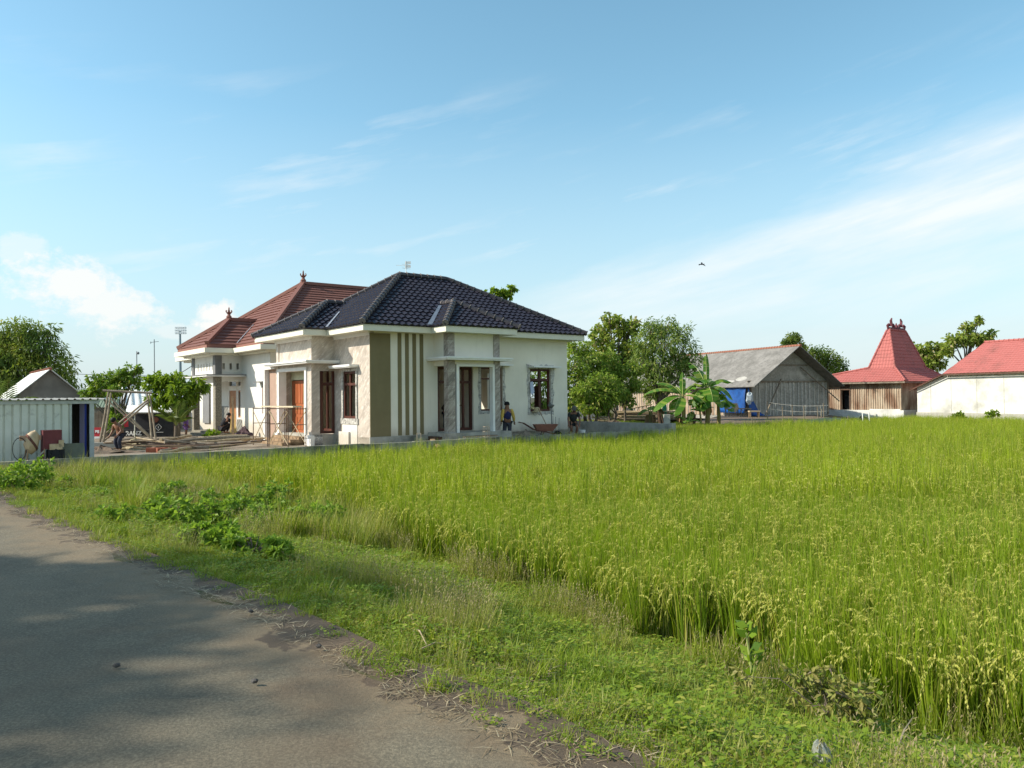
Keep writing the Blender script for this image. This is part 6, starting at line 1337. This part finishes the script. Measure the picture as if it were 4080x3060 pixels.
for i in range(6, NE-2):
    e0, e1, q0, q1 = ER[i], ER[i+1], QR[i], QR[i+1]; wd_ = (q0-e0).length; ar = wd_*((e1-e0).length+(q1-q0).length)/2; yc = (e0.y+q0.y)/2
    de = 330 if yc < 6 else 240 if yc < 10 else 150 if yc < 16 else 90
    for _ in range(int(ar*de)):
        t = R.random()**.95*1.06; p = vpt(i+R.random(), t)
        if abs(p.x) > .72*p.y+1.5 or p.y < .5: continue
        n1, n2, n3 = mn.noise(V((p.x*.55, p.y*.55, 7))), mn.noise(V((p.x*1.3, p.y*1.3, 3))), mn.noise(V((p.x*.9, p.y*.9, 11)))
        r = R.random(); near = t < .1+.1*n2
        if t < .03+.05*R.random(): 
            if r < .72: continue
            v = 5
        elif near and r < .55: v = 5 if p.y < 8 else R.choice((0, 5, 8))
        elif n3 > .30 and t > .12 and r < .7: v = R.choice((8, 9, 9))
        elif n3 < -.42 and t > .1 and r < .45: v = 5
        elif n1 > .12: v = R.choice((3, 4, 3, 7, 1)) if t > .15 else R.choice((0, 7))
        elif n2 > .25: v = R.choice((7, 3, 0, 1))
        elif p.y > 12 and n1 < -.1 and t > .3: v = R.choice((1, 2, 6, 2))
        elif t > .86: v = R.choice((1, 2, 4, 1, 6)) if p.y > 13 else R.choice((1, 4, 2, 7, 4, 9))
        else: v = R.choice((0, 1, 3, 0, 7, 8, 4)) if p.y < 10 else R.choice((0, 1, 1, 7, 8, 4, 4))
        s = R.uniform(.75, 1.3)*(1.15 if p.y > 10 else 1.)*(.75 if t < .2 else 1)
        if .2 < (p.x-1.2)**2/4+(p.y-5.2)**2/2 < .9 and t < .4 and p.y < 6 and r < .5: v = 5
        pts.append((V((p.x, p.y, p.z)), R.uniform(0, 6.28), s, (R.gauss(0, .1), R.gauss(0, .1)), v))
# tall grass between the verge and the low wall on the left
for _ in range(1500):
    f = R.uniform(NE*.8, NE-2); p = vpt(f, R.uniform(.55, 1.25))
    if p.y > 14: pts.append((p, R.uniform(0, 6.28), R.uniform(.8, 1.4), (0, 0), R.choice((2, 6, 1, 2))))
for _ in range(2400):
    a, b = R.uniform(-13.5, -8.2), R.uniform(-3.6, -2.6); p = ab(a, b, -.62+.1*mn.noise(V((a, b, 0)))); pts.append((p, R.uniform(0, 6.28), R.uniform(.9, 1.4), (0, 0), R.choice((2, 6, 2, 1))))
print('verge tufts', len(pts))
o = scatter('verge_grass', gv, pts, ['grass', 'broad', 'straw', 'drygrass', 'seedhead']); tag(o, 'mixed grass, creeping weeds and straw on the verge', 'grass', kind='stuff')
# grass along the garden behind the side wall
pts = [(ab(R.uniform(14.7, 22), R.uniform(-1, 12), .0), R.uniform(0, 6.28), R.uniform(.7, 1.2), (0, 0), R.choice((1, 1, 4))) for _ in range(1500)]
o = scatter('garden_grass', gv, pts, ['grass', 'broad', 'straw', 'drygrass', 'seedhead']); tag(o, 'grass under the trees behind the side wall', 'grass', kind='stuff')
pts = []
for i in range(len(bank)-2):
    for _ in range(60):
        p = bank[i].lerp(bank[i+1], R.random())+V((.35, .94, 0))*R.uniform(-.1, 1.6); p.z = -.75+R.uniform(0, .7)*.9*min(1, 1); pts.append((p, R.uniform(0, 6.28), R.uniform(.7, 1.2), (0, 0), R.choice((1, 1, 5, 5, 8))))
o = scatter('bank_grass', gv, pts, ['grass', 'broad', 'straw', 'drygrass', 'seedhead']); tag(o, 'dry grass along the bank before the barns', 'grass', kind='stuff')
# single weeds that stand out
def ground_at(px, py):                      # where the sight line meets the verge surface
    best = None; x, z = ray(px, py)
    d = 3.
    while d < 40:
        p = V((x*d, d, CZ+z*d))
        i = min(range(0, NE-1, 1), key=lambda k: abs((ER[k]-p).dot((ER[k+1]-ER[k]).normalized()))+.001*(ER[k]-V((p.x, p.y, 0))).length)
        w = QR[i]-ER[i]; t = (V((p.x, p.y, 0))-ER[i]).dot(w)/w.length_squared
        if p.z <= vz(V((p.x, p.y, 0)), min(max(t, 0), 1.)): return V((p.x, p.y, p.z))
        d += .05
    return V((x*12, 12, -.5))
WB = [(540, 2010, .42, 'leaf_mid', 'dark green weed bush farthest up the verge, nearest the shed'), (668, 2105, .5, 'leaf_mid', 'sprawling dark weed bush left of centre on the verge'), (925, 2050, .62, 'leaf_mid', 'tallest rounded weed bush at the edge of the rice'), (1130, 2110, .5, 'leaf_mid', 'weed bush right of the tallest one against the rice'), (60, 1950, .6, 'leaf_dark', 'bluish dark weed bush at the left edge below the shed'), (830, 2180, .3, 'leaf_mid', 'low weed with broad leaves and a white bloom on the verge'), (1010, 2220, .22, 'leaf_mid', 'small upright weed in the bright grass')]
for i, (px, py, s, m, lab) in enumerate(WB):
    b = ground_at(px, py); rg = random.Random(90+i)
    bl = [(rg.uniform(-1, 1)*s*1.7, rg.uniform(-1, 1)*s*1.1, s*rg.uniform(.1, .75), s*rg.uniform(.22, .40)) for _ in range(18)]
    t = tree('weed_bush', lab, b, bl, 'leaf_weed', 90+i, nl=2100, L=.10, w=.052, droop=.1, clump=7, trunk=.012, cl=.12, gap=.2); t['category'] = 'weed'
b = ground_at(3310, 2880); bl = [(R.uniform(-.55, .6), R.uniform(-.3, .3), R.uniform(.1, .26), R.uniform(.12, .2)) for _ in range(10)]
M['leaf_brown'] = leafmat('brownish_weed_leaf', (.24, .27, .05), (.32, .27, .10), (.2, .3, .04)); t = tree('weed_bush', 'brownish leaved weed patch at the near edge of the rice', b, bl, 'leaf_brown', 120, nl=1300, L=.06, w=.028, clump=10, trunk=.008, cl=.09, gap=.2); t['category'] = 'weed'
b = ground_at(3005, 2725); sg = thing('sapling', 'bright green broad leaved sapling standing before the rice stems', 'sapling', b)
mb = MB(); mb.tube([V((0, 0, -.05)), V((-.03, 0, .2)), V((-.06, 0, .40))], [.012, .01, .006], 6); mb.build('stem', plain('midrib', (.34, .38, .12)), sg); mb = MB()
for k in range(22):
    z = (.10, .18, .24, .38, .42)[k % 5]; a = R.uniform(0, 6.28); leaf(mb, V((-.02-.05*z, 0, z+R.uniform(-.03, .03))), V((cos(a), sin(a), R.uniform(.1, 1.1))).normalized(), V((-.6, -.5, .6)), R.uniform(.10, .16), R.uniform(.06, .085))
mb.build('leaves', 'leaf_bright', sg)
b = ground_at(3275, 3085); mb = MB(); mb.ball(b+V((0, 0, .05)), (.055, .05, .10), 14, 10, .25); M['film'] = mat('clear_plastic', (.30, .31, .27), (.16, .17, .12), 14., .25, .6, 14, spec=.6)
one(mb, 'plastic_bag', 'film', 'crumpled clear plastic bag lying in the weeds at the bottom edge', 'plastic bag')
for px, py, lab in ((1545, 2145, 'white'), (815, 2150, 'white')): pass
for i, (p, q, lab) in enumerate((((1675, 2610), (1790, 2590), 'pale dry stalk lying in the grass beside the road'), ((3560, 3050), (3640, 2930), 'dry stalk standing at the bottom right corner'), ((1650, 2520), (1700, 2640), 'upright dry stalk in the middle of the verge'))):
    a, b = ground_at(*p), ground_at(*q); b.z += .12 if i else .04; a.z += .04; mb = MB(); mb.tube([a, a.lerp(b, .5)+V((0, 0, .03)), b], [.007, .006, .003], 5); one(mb, 'dry_stalk', 'bamboo', lab, 'stalk')
for i, (px, py, lab) in enumerate(((465, 2670, 'small dark stone on the shaded asphalt'), (1015, 2733, 'larger dark stone alone on the asphalt'), (1000, 2450, 'stone near the muddy patch by the verge'), (1270, 2592, 'tiny stone by the brown road edge'))):
    x, z = ray(px, py); d = -CZ/z; mb = MB(); mb.ball(V((x*d, d, .03)), (.022, .018, .014), 7, 5, .2); one(mb, 'stone', plain('dark_stone', (.07, .062, .055)), lab, 'stone')
# ---------------------------------------------------------------- sky, sun, camera
AZ, EL = radians(-97), radians(35)       # the sun stands to the left
sd_ = V((sin(AZ)*cos(EL), cos(AZ)*cos(EL), sin(EL)))
w = bpy.data.worlds.new('World'); S.world = w; w.use_nodes = True; t = w.node_tree; bg = t.nodes['Background']
sk = nd(t, 'ShaderNodeTexSky', sky_type='NISHITA'); sk.sun_disc = False; sk.sun_elevation = EL; sk.sun_rotation = AZ; sk.altitude = 0; sk.air_density = 1.0; sk.dust_density = .6; sk.ozone_density = 1.6
c = nd(t, 'ShaderNodeTexCoord'); sx = nd(t, 'ShaderNodeSeparateXYZ'); t.links.new(c.outputs['Generated'], sx.inputs[0])
x, y, z = sx.outputs
az = math_(t, 'ARCTAN2', x, y); el = math_(t, 'ARCSINE', z)
def comb(a, b, k=0.):
    n = nd(t, 'ShaderNodeCombineXYZ')
    for i, v in enumerate((a, b, k)):
        if hasattr(v, 'is_output'): t.links.new(v, n.inputs[i])
        else: n.inputs[i].default_value = v
    return n.outputs[0]
def lin(a, ka, b, kb, k0=0.): return math_(t, 'ADD', math_(t, 'ADD', math_(t, 'MULTIPLY', a, ka), math_(t, 'MULTIPLY', b, kb)), k0)
mul = lambda a, b: math_(t, 'MULTIPLY', a, b)
# fine cirrus streaks running slightly uphill to the right
n1 = noise(t, comb(lin(az, 3.2, el, 1.0), lin(el, 21, az, -5.)), 1., 7, .6)
n2 = noise(t, comb(lin(az, 2.2, el, 0, 4.), lin(el, 9, az, -1.8)), 1., 6, .6)
n3 = noise(t, comb(lin(az, 22, el, 0), lin(el, 28, az, 0)), 1., 9, .66)
wisp = mul(ramp(t, n1, .52, .76), ramp(t, n2, .42, .58))
wisp = mul(mul(wisp, .75), mul(ramp(t, el, .40, .27), ramp(t, el, .08, .13)))
# broad white band on the right
up = lin(az, .28, el, -1., .135); band = mul(ramp(t, math_(t, 'ADD', up, mul(math_(t, 'SUBTRACT', n2, .5), .14)), -.01, .05), ramp(t, az, -.10, .12))
low = ramp(t, lin(el, 1., az, -.16, -.06), -.035, .05)
band = mul(band, math_(t, 'ADD', .25, mul(low, .62))); band = mul(band, math_(t, 'ADD', .45, mul(ramp(t, n1, .36, .62), .68)))
# small heaped clouds low on the left
def puff(a0, e0, ra, re, k):
    da = math_(t, 'DIVIDE', math_(t, 'SUBTRACT', az, a0), ra); de = math_(t, 'DIVIDE', math_(t, 'SUBTRACT', el, e0), re)
    r = math_(t, 'SQRT', math_(t, 'ADD', mul(da, da), mul(de, de)))
    return mul(ramp(t, math_(t, 'ADD', math_(t, 'SUBTRACT', 1., r), mul(math_(t, 'SUBTRACT', n3, .5), 2.9)), .08, .55), k)
cu = None
for q in ((-.515, .130, .055, .038, .85), (-.47, .100, .07, .030, .8), (-.40, .078, .05, .012, .4), (-.355, .095, .035, .026, .95), (-.32, .085, .04, .018, .7), (-.555, .165, .03, .02, .4)):
    p = puff(*q); cu = p if cu is None else math_(t, 'MAXIMUM', cu, p)
haze = mul(ramp(t, el, .34, -.02), .9)
vivid = nd(t, 'ShaderNodeHueSaturation'); vivid.inputs['Saturation'].default_value = 1.06; vivid.inputs['Hue'].default_value = .473; vivid.inputs['Value'].default_value = .96
t.links.new(sk.outputs[0], vivid.inputs['Color'])
K = 3.9
col = mixc(t, haze, vivid.outputs[0], (2.6, 3.35, 3.7))
Q = 4.75
col = mixc(t, wisp, col, (.9*Q, .95*Q, .97*Q)); col = mixc(t, band, col, (.90*Q, .96*Q, .98*Q)); col = mixc(t, cu, col, (.98*Q, .97*Q, .94*Q))
t.links.new(col, bg.inputs['Color']); bg.inputs['Strength'].default_value = .14
sl = bpy.data.lights.new('sun', 'SUN'); sl.energy = 4.2; sl.angle = radians(.53); sl.color = (1., .93, .80)
so = bpy.data.objects.new('sun', sl); COL.objects.link(so); so.location = (-30, 0, 40); so.rotation_euler = sd_.to_track_quat('Z', 'Y').to_euler()
cam = bpy.data.cameras.new('camera'); co = bpy.data.objects.new('camera', cam); COL.objects.link(co)
cam.sensor_width = 36; cam.lens = 36*F/4080; cam.clip_end = 3000; cam.clip_start = .05
co.location = (0, 0, CZ); co.matrix_world = Matrix.Translation((0, 0, CZ)) @ Matrix.Rotation(pi/2+PH, 4, 'X') @ Matrix.Rotation(-TH, 4, 'Z')
S.camera = co
S.view_settings.view_transform = 'Standard'; S.view_settings.look = 'None'; S.view_settings.exposure = .65; S.view_settings.gamma = 1
S.cycles.max_bounces = 6; S.cycles.transparent_max_bounces = 8; S.cycles.use_denoising = True
S.render.resolution_x, S.render.resolution_y = 1024, 768
